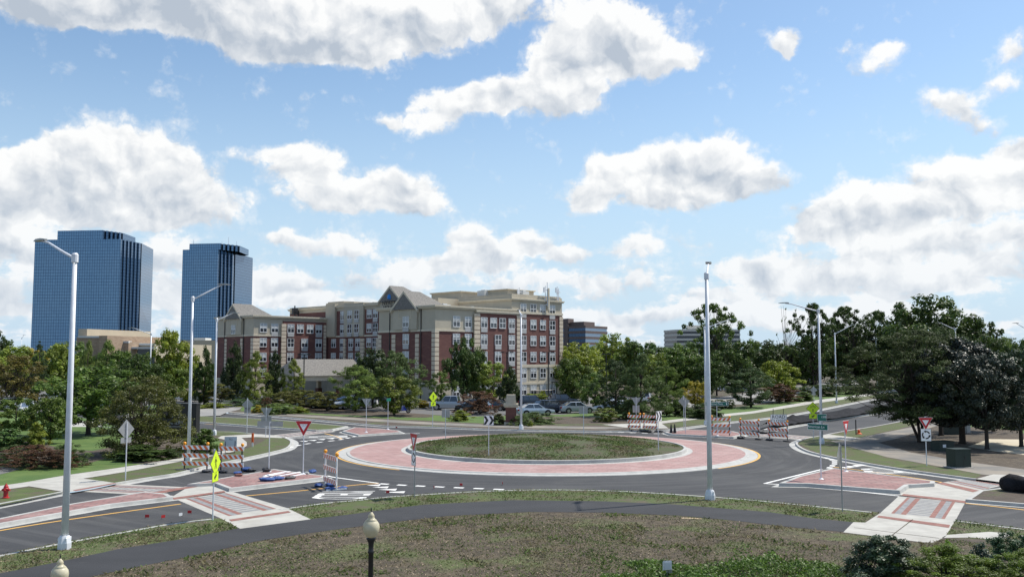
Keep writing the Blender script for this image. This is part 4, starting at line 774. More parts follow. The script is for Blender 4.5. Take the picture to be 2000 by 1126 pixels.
def trunk_mesh(name, seed, C_, c0, r0, h_=.75, limbs=7, lean=0, n0=1):
    r = random.Random(seed); b = MB()
    for s_ in range(n0):
        ox = (r.uniform(-1, 1) * .05 if n0 > 1 else 0); oy = (r.uniform(-1, 1) * .05 if n0 > 1 else 0); sp_ = 2.2 if n0 > 1 else 0
        pts = [(ox * .3, oy * .3, -.01), (ox * .5 + lean * .1, oy * .5, .02), (ox * (1 + sp_) + lean * .5, oy * (1 + sp_), h_ * .45), (ox * (1.4 + sp_ * 1.6) + lean, oy * (1.4 + sp_ * 1.6), h_)]
        k_ = 1 / sqrt(n0); b.tube(pts, [r0 * 1.5 * k_, r0 * k_, r0 * .7 * k_, r0 * .2 * k_], 8)
        pick = r.sample(range(len(C_)), min(limbs, len(C_)))
        for i in pick:
            c = Vector(C_[i]); z = min(max(c.z * .55, c0 * .8), h_ * .9); t = z / h_; base = Vector(pts[2]).lerp(Vector(pts[3]), max(0, (t - .45) / .55)) if t > .45 else Vector(pts[1]).lerp(Vector(pts[2]), t / .45)
            mid = base.lerp(c, .5) + Vector((0, 0, -.03)); b.tube([base, mid, c], [r0 * .4 * k_, r0 * .25 * k_, r0 * .08], 5)
    return b
PROTO = {}
def proto(key, mt, seed, prof, c0, ncl, per, rc, leaf, r0=.025, limbs=8, h_=.75, n0=1, **kw):
    cm_, C_ = crown_mesh('crown', mt, seed, prof, c0, ncl, per, rc, leaf, **kw); tb = trunk_mesh('trunk', seed, C_, c0, r0, h_, limbs, n0=n0); o = tb.build('trunk', 'bark', smooth=True); tm = o.data; bpy.data.objects.remove(o); PROTO[key] = (cm_, tm)
ell = lambda p=.5: (lambda t: .5 * max(0, 1 - (2 * t - 1) ** 2) ** p)
egg = lambda t: .5 * max(0, min(1, 1.35 * sqrt(t) * (1 - t) ** .45 * 1.25)) 
cone = lambda t: .5 * (1 - t) ** .85 * (.75 + .25 * ((1 - t) * 9 % 1)) + .01
col = lambda t: .5 * min(1, (t * 6) ** .5) * (1 - t ** 3) ** .6
pine_ = lambda t: .5 * (1 - t) ** .55 * min(1, .75 + t * 2) + .02
spread = lambda t: .5 * max(0, 1 - (1.15 * t - .35) ** 2 * 1.4) ** .5
dome = lambda t: .5 * max(0, 1 - t * t) ** .5
proto('broad', 'leaf', 11, egg, .12, 110, 110, .095, .040, .024)
proto('broad2', 'leaf', 12, ell(.42), .18, 120, 100, .10, .040, .024)
proto('broad3', 'leaf', 13, egg, .10, 90, 120, .085, .036, .020, wob=.4)
proto('spruce', 'needle', 21, cone, .03, 240, 50, .055, .035, .02, limbs=14, h_=.95, asp=.3, inner=.35, wob=.1, flat=.35, up=.1)
proto('pine', 'needle', 22, pine_, .06, 150, 100, .08, .040, .022, limbs=16, h_=.9, asp=.28, inner=.4, wob=.35, flat=.55)
proto('pine2', 'needle', 23, ell(.45), .08, 140, 110, .085, .040, .024, limbs=16, h_=.85, asp=.28, inner=.4, wob=.4, flat=.55)
proto('column', 'leaf', 31, col, .04, 110, 90, .10, .045, .03, limbs=6, h_=.8, wob=.25)
proto('spread', 'leaf', 41, spread, .22, 110, 110, .085, .034, .03, limbs=12, n0=3, h_=.6, wob=.4, flat=.5)
proto('shrub', 'leaf', 51, dome, .0, 90, 110, .11, .055, .03, limbs=6, h_=.5, wob=.4)
proto('shrub2', 'needle', 52, dome, .0, 90, 110, .11, .06, .03, limbs=6, h_=.5, wob=.4, asp=.3)
proto('clipped', 'leaf', 53, lambda t: .5 * min(1, .8 + t * .6) * (1 - t ** 6) ** .5, .0, 110, 110, .08, .045, .03, limbs=4, h_=.5, wob=.05)
proto('open', 'leaf', 61, ell(.5), .22, 150, 90, .062, .028, .017, limbs=44, h_=.92, n0=2, wob=.6, inner=.5, flat=.6)
proto('snag', 'leaf', 62, ell(.6), .30, 30, 8, .05, .032, .015, limbs=30, h_=.97, n0=2, wob=.5, inner=.2)
proto('twig', 'leaf', 71, spread, .08, 120, 90, .075, .028, .02, limbs=40, n0=3, h_=.5, wob=.35)
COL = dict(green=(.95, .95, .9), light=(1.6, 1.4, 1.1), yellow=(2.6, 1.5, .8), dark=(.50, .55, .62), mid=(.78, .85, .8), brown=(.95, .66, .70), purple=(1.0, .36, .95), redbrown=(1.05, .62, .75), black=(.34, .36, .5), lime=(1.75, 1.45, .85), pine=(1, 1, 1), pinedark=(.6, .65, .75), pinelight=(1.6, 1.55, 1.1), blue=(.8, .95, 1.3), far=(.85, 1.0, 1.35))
rt = random.Random(77)
def tree(key, x, w_, yt, yb, colr, label, cat='tree', name=None, group=None, depth=None):
    p = at(x, yb, GZ) if depth is None else Vector((xat(depth, x), depth, GZ)); h_ = zat(p.y, yt) - GZ; wm = (1.3 if key in ('broad', 'broad2', 'broad3') else 1.15) * w_ * p.y / F
    nm = name or {'spruce': 'spruce_tree', 'pine': 'pine_tree', 'pine2': 'pine_tree', 'shrub': 'shrub', 'shrub2': 'shrub', 'clipped': 'clipped_shrub', 'twig': 'shrub', 'snag': 'dead_tree'}.get(key, 'leafy_tree')
    t = thing(nm, label, cat, p, rt.uniform(0, 6.28), group); t.scale = (wm, wm, h_); cm_, tm = PROTO[key]
    c = bpy.data.objects.new('crown' if cat == 'tree' else 'foliage', cm_); t2 = bpy.data.objects.new('trunk' if cat == 'tree' else 'stem', tm)
    k = COL[colr] if isinstance(colr, str) else colr; j = rt.uniform(.9, 1.1); c.color = (k[0] * j, k[1] * j, k[2] * j, 1)
    for o in (c, t2): C.objects.link(o); o.parent = t
    return t
G1 = 'trees behind the western lawn'
T = [
 ('broad2', -6, 55, 644, 772, 'dark', 'tall dark tree cut by the left edge of the view'),
 ('broad', 22, 90, 674, 778, 'light', 'yellow green tree at the left edge below the tall dark crown'),
 ('broad3', 58, 60, 676, 775, 'yellow', 'orange tinted tree behind the dark spruce'),
 ('spruce', 73, 66, 661, 795, 'pinedark', 'dark pointed spruce before the wide tower'),
 ('broad', 108, 75, 668, 782, 'light', 'bright green tree right of the dark spruce'),
 ('broad2', 140, 60, 665, 780, 'mid', 'olive tree half hidden by the nearest tall lamp pole'),
 ('pine', 168, 44, 662, 790, 'light', 'feathery light tree before the tan brick wall'),
 ('pine', 205, 66, 661, 800, 'pinelight', 'green feathery tree with pointed top before the tan building'),
 ('broad', 236, 80, 682, 800, 'mid', 'mid green tree left of the distant left lamp'),
 ('broad2', 262, 80, 690, 806, 'dark', 'dark round tree behind the brown crab apple'),
 ('twig', 22, 130, 692, 800, 'redbrown', 'wide reddish brown tree at the left edge'),
 ('broad', 331, 78, 642, 798, 'lime', 'yellow topped ash tree between the two towers'),
 ('broad2', 322, 74, 703, 800, 'green', 'low green tree in front of the yellow topped ash'),
 ('column', 398, 42, 672, 790, 'dark', 'dark narrow tree left of the hotel'),
 ('broad3', 362, 60, 724, 785, 'lime', 'small yellow green tree above the silver car'),
 ('broad2', 172, 150, 714, 849, 'mid', 'round green tree with visible trunk on the west lawn'),
 ('broad', 97, 80, 774, 866, 'green', 'small bright tree left of the nearest tall lamp pole'),
 ('broad3', 30, 84, 775, 850, 'green', 'loose green tree before the white parked cars'),
 ('column', 455, 44, 663, 783, 'black', 'very dark narrow tree at the hotel corner'),
 ('pine', 497, 66, 683, 790, 'lime', 'light green conical tree before the hotel left wing'),
 ('column', 538, 38, 680, 782, 'black', 'dark narrow tree right of the light green conical tree'),
 ('pine', 574, 50, 699, 788, 'lime', 'slim yellow green conical tree at the canopy corner'),
 ('spread', 556, 60, 762, 790, 'brown', 'low brownish crab apple before the canopy', ),
 ('spread', 592, 86, 760, 799, 'brown', 'brownish spreading crab apple beside the clipped hedge'),
 ('spread', 640, 70, 763, 802, 'brown', 'flat crowned crab apple with trunk on the small lawn'),
 ('spread', 425, 62, 748, 790, 'brown', 'brown leaved tree behind the silver car'),
 ('pine2', 694, 80, 711, 804, 'pinelight', 'green pine right of the canopy roof'),
 ('broad2', 728, 72, 680, 796, 'black', 'dark tree between the two pines before the hotel'),
 ('pine2', 772, 100, 683, 800, 'pine', 'tall dense pine before the gabled hotel wing'),
 ('broad3', 770, 90, 732, 811, (1.2, 1.0, .8), 'olive tree with trunk by the blue motorcycle'),
 ('broad3', 862, 46, 722, 797, 'green', 'thin young tree left of the pickup'),
 ('broad2', 905, 58, 658, 790, 'dark', 'dark glossy tree before the brick hotel bay'),
 ('broad', 932, 56, 683, 786, 'dark', 'smaller dark tree joined to the dark glossy tree'),
 ('broad3', 962, 66, 704, 790, 'light', 'light green tree before the brick bay'),
 ('column', 994, 44, 711, 795, 'black', 'dark conical yew behind the stone pillar'),
 ('broad', 1118, 66, 698, 790, 'green', 'green tree at the right end of the hotel'),
 ('broad2', 1118, 90, 668, 772, 'lime', 'bright yellow green tree beside the brown office block'),
 ('broad', 1150, 74, 684, 768, 'light', 'bright green tree below the brown office block'),
 ('broad2', 1196, 74, 651, 760, 'light', 'tall light green tree right of the brown office block'),
 ('broad', 1240, 70, 664, 762, 'mid', 'mid green tree right of the tall light green tree'),
 ('broad3', 1163, 58, 724, 800, 'mid', 'small green tree behind the silver saloon'),
 ('pine2', 1203, 84, 700, 812, 'pinedark', 'dark pine over the clipped round bush'),
 ('pine', 1252, 104, 688, 818, 'pine', 'tall dense pine behind the give way sign back'),
 ('pine2', 1302, 66, 712, 812, 'pinelight', 'lighter green pine leaning right of the dense pine'),
 ('broad', 1330, 84, 676, 780, 'mid', 'green tree below the pale office block'),
 ('broad2', 1290, 70, 690, 775, 'light', 'bright tree between the dense pine and the pale office'),
 ('broad3', 1362, 44, 742, 797, 'yellow', 'small yellow leaved tree left of the tallest right pole'),
 ('open', 1400, 104, 590, 772, 'mid', 'tall open crowned tree behind the tallest right pole'),
 ('broad2', 1382, 66, 690, 782, 'dark', 'dark tree at the foot of the tall open crowned tree'),
 ('broad', 1435, 84, 664, 776, 'dark', 'dark tree right of the tall open crowned tree'),
 ('pine2', 1467, 92, 716, 795, 'pinedark', 'dark tree with two trunks on the green lawn by the far pavement'),
 ('broad', 1522, 78, 703, 784, 'lime', 'light yellow green maple beyond the lawn'),
 ('spread', 1520, 74, 748, 787, 'purple', 'low purple leaved tree below the light maple'),
 ('broad2', 1500, 80, 664, 760, 'dark', 'dark tree left of the bare snag'),
 ('snag', 1548, 64, 592, 762, 'mid', 'bare dying tree with leafless branches'),
 ('open', 1590, 84, 590, 765, 'dark', 'half bare dark tree behind the far right lamp'),
 ('broad2', 1570, 90, 660, 762, 'dark', 'dense dark tree under the bare snag'),
 ('broad2', 1625, 80, 632, 758, 'dark', 'dense dark tree right of the far right lamp'),
 ('open', 1660, 96, 596, 760, 'dark', 'tall dark tree left of the parking light'),
 ('broad2', 1660, 100, 640, 757, 'black', 'black green tree below the tall dark tree'),
 ('open', 1716, 88, 604, 757, 'dark', 'tall dark tree behind the white parking light'),
 ('broad2', 1716, 100, 640, 756, 'black', 'black green tree behind the white parking light'),
 ('broad2', 1824, 138, 575, 764, 'dark', 'highest broad dark tree of the eastern wood'),
 ('broad', 1768, 80, 600, 760, 'dark', 'dark tree left of the highest broad tree'),
 ('broad2', 1915, 92, 620, 765, 'dark', 'dark round tree right of the highest broad tree'),
 ('pine', 1962, 80, 655, 790, 'pinelight', 'sunlit pointed tree near the right edge'),
 ('broad2', 2004, 70, 662, 800, 'dark', 'dark tree cut by the right edge of the view'),
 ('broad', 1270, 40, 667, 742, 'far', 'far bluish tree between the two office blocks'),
]
for t_ in T: tree(*t_)
BK = ['back row tree hidden by the far lamp before the hotel', 'back row tree directly under the brown office block', 'bluish back row tree right of the brown office block', 'back row tree left of the pale office block', 'back row tree under the pale office block', 'back row tree behind the tall open crowned tree', 'back row tree above the two trunked lawn tree', 'back row tree behind the bare snag', 'back row tree behind the far right lamp', 'back row tree behind the white parking light', 'back row tree left of the highest broad tree', 'back row tree right of the highest broad tree', 'back row tree near the right edge of the view', 'back row tree nearest the left edge of the view', 'back row tree behind the bright tree before the wide tower', 'back row tree behind the nearest lamp pole', 'back row tree under the tan brick building', 'back row tree between the wide tower and the ash', 'back row tree behind the yellow topped ash']
# back row, each tree of its own
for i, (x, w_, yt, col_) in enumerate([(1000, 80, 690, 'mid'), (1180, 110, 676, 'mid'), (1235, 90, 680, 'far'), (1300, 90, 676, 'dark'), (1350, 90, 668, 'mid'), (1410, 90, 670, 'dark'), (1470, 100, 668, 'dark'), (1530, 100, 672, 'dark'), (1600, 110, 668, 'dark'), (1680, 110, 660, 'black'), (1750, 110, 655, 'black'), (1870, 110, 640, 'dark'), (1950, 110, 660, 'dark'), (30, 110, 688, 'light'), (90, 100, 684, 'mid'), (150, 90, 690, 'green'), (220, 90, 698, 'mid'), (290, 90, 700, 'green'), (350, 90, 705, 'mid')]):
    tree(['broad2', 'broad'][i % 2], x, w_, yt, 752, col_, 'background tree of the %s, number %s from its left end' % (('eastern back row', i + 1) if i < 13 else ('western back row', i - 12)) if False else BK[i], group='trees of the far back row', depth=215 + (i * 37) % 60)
# shrubs and hedges
SH = [
 ('shrub', 280, 120, 868, 898, 'dark', 'low dark hedge under the brown crab apple'),
 ('shrub', 398, 62, 836, 886, 'mid', 'dense green bush right of the black monument sign'),
 ('shrub2', 133, 72, 862, 908, 'pine', 'green conifer shrub beside the nearest lamp pole'),
 ('twig', 60, 110, 868, 912, 'purple', 'dark purple barberry at left'), ('twig', 108, 80, 876, 914, 'purple', 'second purple barberry beside the conifer shrub'),
 ('shrub2', 28, 70, 866, 906, 'pine', 'spreading juniper among the purple barberries'),
 ('shrub', 18, 74, 836, 880, 'blue', 'blue green bush at the left edge'), ('shrub', 70, 44, 824, 880, 'lime', 'light green young bush on the west lawn'),
 ('shrub', 60, 30, 812, 840, 'yellow', 'small yellow bush on the west lawn'), ('shrub', 5, 40, 824, 850, 'yellow', 'yellow leaved bush at the left edge'),
 ('clipped', 546, 62, 787, 808, 'green', 'flat clipped green hedge before the hotel drive'), ('shrub2', 528, 50, 774, 790, 'dark', 'dark low juniper beside the hotel drive'), ('shrub', 505, 30, 790, 806, 'yellow', 'yellow green shrub by the diamond sign back'),
 ('shrub', 585, 40, 793, 806, 'lime', 'yellow flowering shrub under the crab apple'), ('twig', 520, 26, 775, 800, 'purple', 'lilac flowering bush left of the clipped hedge'),
 ('shrub2', 470, 90, 778, 792, 'blue', 'row of grey green shrubs by the dark van'), ('shrub', 420, 70, 786, 796, 'lime', 'low yellow green planting beside the hotel drive'),
 ('twig', 938, 88, 763, 808, 'purple', 'bare purple grey bush before the parked dark cars'),
 ('shrub', 900, 44, 800, 821, 'lime', 'round yellow green bush left of the purple grey bush'), ('shrub', 828, 36, 781, 796, 'yellow', 'yellow bush behind the yellow crossing sign'),
 ('shrub2', 1045, 78, 803, 826, 'pine', 'low spreading juniper right of the stone pillar'), ('shrub2', 1018, 40, 808, 830, 'pine', 'small juniper behind the far lamp base'), ('shrub2', 975, 46, 806, 828, 'brown', 'brown shrub left of the stone pillar'),
 ('shrub', 1050, 11, 814, 827, 'yellow', 'small yellow flower clump in the planting bed'), ('shrub', 1037, 12, 821, 832, 'lime', 'lime flower clump by the far lamp'),
 ('clipped', 1183, 47, 795, 823, (1.1, .95, .8), 'round clipped bush right of the silver saloon'), ('clipped', 1222, 30, 794, 818, 'brown', 'brown clipped bush under the dense pine'),
 ('clipped', 1052, 74, 767, 789, 'lime', 'long bright clipped hedge behind the parked cars'), ('clipped', 1060, 14, 762, 786, 'lime', 'small round bush on top of the bright hedge'), ('clipped', 1128, 22, 760, 778, 'light', 'bright clipped hedge right of the parked cars'), ('shrub', 1112, 18, 762, 780, 'brown', 'orange tinged bush beside the bright clipped hedge'),
 ('shrub', 1330, 60, 786, 812, 'dark', 'dark hedge right of the dense pine'), ('shrub', 1375, 70, 788, 816, 'dark', 'dark juniper bank behind the tallest right pole'), ('clipped', 1366, 30, 779, 795, 'dark', 'dark clipped cube bush left of the tallest right pole'), ('clipped', 1402, 34, 779, 798, 'dark', 'dark clipped bush behind the green street sign'), ('clipped', 1426, 20, 779, 798, 'dark', 'small tub shaped bush right of the green street sign'), ('shrub', 1320, 40, 782, 806, 'green', 'green bush behind the diamond sign back'),
 ('clipped', 1600, 78, 750, 773, 'dark', 'long dark clipped hedge behind the far right lamp'), ('clipped', 1652, 46, 752, 770, 'dark', 'dark clipped hedge right of the far right lamp'), ('shrub', 1588, 32, 740, 756, 'dark', 'dark dome bush above the clipped hedge'), ('shrub', 1572, 50, 764, 783, 'mid', 'low green planting below the clipped hedge'), ('clipped', 1503, 16, 767, 782, 'dark', 'small dark square bush beside the light maple'), ('shrub', 1535, 36, 768, 784, 'purple', 'purple low bush under the light maple'),
 ('shrub', 1984, 54, 816, 838, 'mid', 'green bush at the right edge behind the lawn'), ('shrub', 1932, 30, 820, 836, 'mid', 'small green bush behind the dark maple trunk'),
]
for t_ in SH: tree(*t_, cat='shrub')
# brown green crab apple of the west corner
def bigtree(label, nm, x, yb, w_, yt, mt, colr, prof, c0, ncl, per, rc, leaf, seed, r0, n0=1, limbs=24, h_=.7, base=None, cat='tree', depth=None, **kw):
    p = at(x, yb, GZ) if depth is None else Vector((xat(depth, x), depth, GZ)); h__ = zat(p.y, yt) - GZ; wm = w_ * p.y / F
    cm_, C_ = crown_mesh('crown', mt, seed, prof, c0, ncl, per, rc, leaf, **kw); tb = trunk_mesh('trunk', seed, C_, c0, r0, h_, limbs, n0=n0)
    t = thing(nm, label, cat, p, 0); t.scale = (wm, wm, h__); o = tb.build('trunk' if cat == 'tree' else 'stem', 'bark', t, smooth=True)
    if base: o.location.x = base * F / p.y / w_ * 0; 
    c = bpy.data.objects.new('crown' if cat == 'tree' else 'foliage', cm_); C.objects.link(c); c.parent = t; k = COL[colr] if isinstance(colr, str) else colr; c.color = (*k, 1); return t
bigtree('large brownish green crab apple beside the black monument sign', 'crab_apple_tree', 278, 886, 190, 733, 'leaf', (.80, .60, .66), lambda t: .5 * max(0, 1 - (1.5 * t - .55) ** 2) ** .5, .0, 300, 110, .075, .020, 101, .022, 3, wob=.3)
t_ = bigtree('spreading dark pine with leaning trunks before the closed road', 'pine_tree', 1800, 863, 262, 640, 'needle', (.62, .60, .60), lambda t: .5 * max(0, 1 - (1.5 * t - .5) ** 2) ** .5, .20, 420, 170, .070, .020, 102, .022, 3, h_=.75, limbs=40, asp=.3, wob=.45, flat=.5)
bigtree('dark pine crown behind the glossy maple', 'pine_tree', 1838, 850, 150, 634, 'needle', (.7, .74, .7), ell(.5), .34, 150, 150, .085, .026, 107, .03, 1, h_=.8, asp=.3, wob=.4)
bigtree('dark glossy leaved maple over the utility boxes', 'maple_tree', 1880, 866, 215, 662, 'gloss', (1, 1, 1.05), lambda t: .5 * max(0, 1 - (1.45 * t - .45) ** 2) ** .5, .20, 330, 160, .075, .022, 103, .030, 1, h_=.7, limbs=22, wob=.35)
bigtree('dark glossy leaved tree standing by the sandy lot', 'maple_tree', 1928, 877, 150, 690, 'gloss', (1.1, 1.15, 1.0), ell(.45), .24, 160, 140, .085, .028, 104, .028, 1, h_=.7, wob=.35)
bigtree('dark tree over the sandy lot at the right edge', 'maple_tree', 1995, 872, 170, 676, 'gloss', (1.2, 1.5, 1.0), ell(.45), .22, 160, 140, .085, .028, 105, .024, 1, h_=.7, wob=.35)
bigtree('olive dark tree above the right edge lawn', 'leafy_tree', 1940, 842, 120, 655, 'leaf', (.5, .55, .6), ell(.45), .25, 120, 120, .09, .03, 106, .024, 1, h_=.7, wob=.3)
# foreground shrubs
SB = dict(cat='shrub', h_=.5, limbs=20)
bigtree('dark glossy shrub in the near right corner', 'shrub', 1715, 1140, 190, 1038, 'gloss', (1.3, 1.7, 1.0), dome, .0, 170, 230, .085, .028, 111, .02, 3, **SB, depth=26.5, wob=.4)
bigtree('yellow green juniper filling the near right corner', 'shrub', 1845, 1140, 240, 1062, 'leaf', (.95, .95, .55), dome, .0, 300, 220, .065, .017, 112, .02, 3, **SB, depth=25.5, wob=.3)
bigtree('yellow green juniper at the right edge', 'shrub', 1990, 1140, 200, 1070, 'leaf', (.9, .92, .5), dome, .0, 280, 220, .065, .017, 113, .02, 3, **SB, depth=25, wob=.3)
bigtree('loose dark green shrub at the right edge by the path stub', 'shrub', 1962, 1100, 110, 1032, 'gloss', (1.3, 2.2, 1.0), dome, .0, 120, 160, .09, .032, 114, .02, 3, **SB, depth=28, wob=.4)
bigtree('dark leaved low shrub between the junipers', 'shrub', 1905, 1100, 70, 1058, 'gloss', (1.4, 1.8, 1.6), dome, .0, 60, 80, .12, .06, 115, .02, 3, **SB, depth=27.5, wob=.4)
bigtree('small bright juniper sprig beside the concrete pad', 'shrub', 1838, 1085, 36, 1050, 'leaf', (1.3, 1.6, .7), dome, .0, 50, 80, .12, .06, 116, .02, 3, **SB, depth=29, wob=.3)
# rank weeds at the bottom edge: one mass
r = np.random.RandomState(9); n = 42000; X_ = r.uniform(2.6, 11.2, n); Y_ = r.uniform(23.0, 31.2, n)
hh = np.array([max(0, .42 + .8 * mn.noise(Vector((a_ * .45, b_ * .6, 2))) + .4 * mn.noise(Vector((a_ * 1.6, b_ * 1.6, 5)))) for a_, b_ in zip(X_, Y_)]) * np.clip((X_ - 2.2) / 3, .15, 1) * np.array([max(0, min(1, 1.1 + 2.2 * mn.noise(Vector((a_ * .7, b_ * .9, 9))))) for a_, b_ in zip(X_, Y_)]) * np.clip((31.4 - Y_ - .8 * np.sin(X_ * 1.3)) / 2.2, 0, 1)
P = np.stack([X_, Y_, GZ + hh * r.uniform(.1, 1.0, n)], 1); k = hh > .06; P = P[k]
me = quads_mesh('weed_patch', P, r.normal(size=P.shape) * .6 + np.array([0, -.2, .7]), .10 * r.uniform(.5, 1.4, len(P)), .45, r.uniform(0, 1, len(P)), 'leaf', r)
o = bpy.data.objects.new('weed_patch', me); C.objects.link(o); o.color = (.68, .82, .62, 1); tag(o, 'rank bright green weeds along the bottom edge', 'weeds', kind='stuff')
# ================================================================== STREET FURNITURE
def lamp(x, yb, yt, tx, ty, dY, label, r0=.13, Y=None, z0=GZ, small=False):
    p = at(x, yb, GZ) if Y is None else Vector((xat(Y, x), Y, GZ)); zt = zat(p.y, yt)
    r0 *= .93; t = thing('street_lamp', label, 'street lamp', (p.x, p.y, GZ), 0, 'galvanised street lamps round the junction'); H = zt - GZ
    b = MB(); b.tube([(0, 0, .0), (0, 0, H * .5), (0, 0, H)], [r0, r0 * .82, r0 * .62], 12); b.build('pole', 'galv', t, smooth=True)
    b = MB(); b.lathe([(r0 * .8, 0), (r0 * .95, .02), (r0 * .95, .3), (r0 * .6, .36)], 12, 0, (0, 0, H - .3)); b.build('pole_cap', 'galv', t)
    b = MB(); b.lathe([(r0 * 1.9, 0), (r0 * 1.9, .22), (r0 * 1.6, .38), (r0 * 1.35, .46)], 8); 
    for k in range(4): b.lathe([(.035, 0), (.035, .10), (.01, .12)], 6, 0, (r0 * 1.55 * cos(k * pi / 2 + .7), r0 * 1.55 * sin(k * pi / 2 + .7), .30))
    b.build('base_cover', 'galv', t)
    Y2 = p.y + dY; tip = Vector((xat(Y2, tx, ty), Y2, zat(Y2, ty))) - Vector((p.x, p.y, GZ)); d = Vector((tip.x, tip.y, 0)); d.normalize(); s_ = Vector((0, 0, H - .15))
    k1 = s_.lerp(tip, .72) + Vector((0, 0, .12)); b = MB(); b.tube([s_, s_.lerp(tip, .35) + Vector((0, 0, .04)), k1, tip - d * .25], [.055, .05, .042, .035], 8); b.build('arm', 'galv', t, smooth=True)
    b = MB(); L = .42; sd_ = Vector((-d.y, d.x, 0)); c = tip - d * .15
    pr = [(-L, .05, .05), (-L * .6, .14, .075), (.1, .16, .07), (L, .09, .03)]
    for (a0, w0, h0), (a1, w1, h1) in zip(pr[:-1], pr[1:]):
        p00, p01, p10, p11 = c + d * a0 - sd_ * w0, c + d * a0 + sd_ * w0, c + d * a1 - sd_ * w1, c + d * a1 + sd_ * w1; u0, u1 = Vector((0, 0, h0)), Vector((0, 0, h1))
        b.face([p00 + u0, p10 + u1, p11 + u1, p01 + u0]); b.face([p00, p01, p11, p10]); b.face([p00, p10, p10 + u1, p00 + u0]); b.face([p01, p01 + u0, p11 + u1, p11])
        if a0 == -L: b.face([p00, p00 + u0, p01 + u0, p01])
        if a1 == L: b.face([p10, p11, p11 + u1, p10 + u1])
    h = b.build('lamp_head', 'alum', t); return t
lamp(125.5, 1071, 497, 76, 471, 1.9, 'nearest tall galvanised lamp on the left grass verge, arm to the left', .135)
lamp(368, 899, 580, 442, 556, 1.0, 'tall galvanised lamp behind the left barricades, arm to the right', .13)
lamp(418, 849, 622, 462, 611, .6, 'galvanised lamp beside the hotel drive with arm to the right', .13)
lamp(291, 800, 650, 254, 640, .3, 'distant lamp rising behind the western trees, arm to the left', .12)
lamp(1018, 838, 613, 1013, 606, 2.4, 'lamp beyond the roundabout standing before the hotel', .12)
lamp(1387, 975, 534, 1384, 515, 2.6, 'tallest lamp right of the roundabout, arm pointing away', .14)
lamp(1379, 829, 638, 1432, 624, .6, 'lamp half hidden directly behind the tallest right lamp', .13)
lamp(1605, 866, 604, 1527, 592, .8, 'galvanised lamp by the closed road, long arm to the left', .13)
lamp(1634, 787, 650, 1668, 634, .8, 'lamp on the far grass strip with arm to the right', .13)
lamp(1871, 790, 641, 1832, 630, .5, 'lamp top standing out of the eastern dark trees', .13)
lamp(2012, 800, 640, 1981, 631, .3, 'lamp beyond the right edge with only its arm tip in view', .12)
lamp(39, 745, 659, 48, 654, .3, 'thin far lamp at the left between tree and tower', .10)
t = thing('parking_light', 'white twin headed parking light before the dark eastern wood', 'lamp', (xat(215, 1712), 215, 0))
b = MB(); H = zat(215, 662); b.tube([(0, 0, 0), (0, 0, H)], .13, 8); b.build('pole', 'frame', t); b = MB(); b.box(-.9, .9, -.1, .1, H - .1, H + .05); b.build('lamp_bar', 'frame', t)
t = thing('parking_light', 'short white parking light left of the tallest right lamp', 'lamp', (xat(200, 1366), 200, 0))
b = MB(); H = zat(200, 668); b.tube([(0, 0, 0), (0, 0, H)], .13, 8); b.build('pole', 'frame', t); b = MB(); b.box(-.6, .1, -.15, .15, H - .05, H + .12); b.build('lamp_head', 'frame', t)
for x, yt, Y, hw, l in ((594, 691, 148, .75, 'dark parking lamp before the canopy roof'), (925, 685, 142, .6, 'thin dark parking lamp in front of the dark glossy tree'), (990, 687, 146, .75, 'dark parking lamp before the brick bay'), (1071, 687, 158, .75, 'dark parking lamp at the hotel right end'), (1184, 690, 165, .5, 'dark parking lamp among the bright trees'), (1449, 690, 175, .4, 'dark parking lamp among the trees right of the tallest lamp')):
    t = thing('parking_lamp', l, 'lamp', (xat(Y, x), Y, 0), 0, 'dark parking lot lamps'); H = zat(Y, yt)
    b = MB(); b.tube([(0, 0, 0), (0, 0, H)], .09, 8); b.build('pole', 'black', t)
    for s_ in (-1, 1): b = MB(); b.box(min(0, s_ * hw), max(0, s_ * hw), -.06, .06, H - .12, H - .04); b.box(s_ * hw - .28, s_ * hw + .28, -.25, .25, H - .14, H + .04); b.build('lamp_head', 'black', t)
# cream acorn lamps on black posts, near edge of the field
for x, ytop, l in ((725, 990, 'cream acorn lamp on a black post at the bottom centre'), (120, 1081, 'cream acorn lamp cut by the bottom left corner')):
    Y = 24.4; p = Vector((xat(Y, x, 1030), Y, 0)); H = zat(Y, ytop); t = thing('acorn_lamp', l, 'lamp post', p, 0, 'cream acorn lamps'); z = H - .78
    b = MB(); b.lathe([(.14, 0), (.14, .5), (.08, .6), (.07, .7), (.065, z - .40), (.09, z - .37), (.07, z - .32), (.065, z - .25), (.075, z - .12), (.12, z - .03), (.125, z + .01)], 14); b.build('post', 'black', t, smooth=True)
    b = MB(); b.lathe([(.085, 0), (.15, .06), (.205, .17), (.222, .27), (.205, .36), (.16, .425), (.145, .44), (.15, .45), (.10, .49), (.075, .53), (.085, .56), (.07, .60), (.04, .64), (.02, .665)], 20, 0, (0, 0, z)); b.build('globe', 'globe', t, smooth=True)
    b = MB(); b.lathe([(.016, 0), (.02, .02), (.012, .05), (.016, .08), (.004, .12)], 8, 0, (0, 0, z + .66)); b.build('finial', 'black', t)

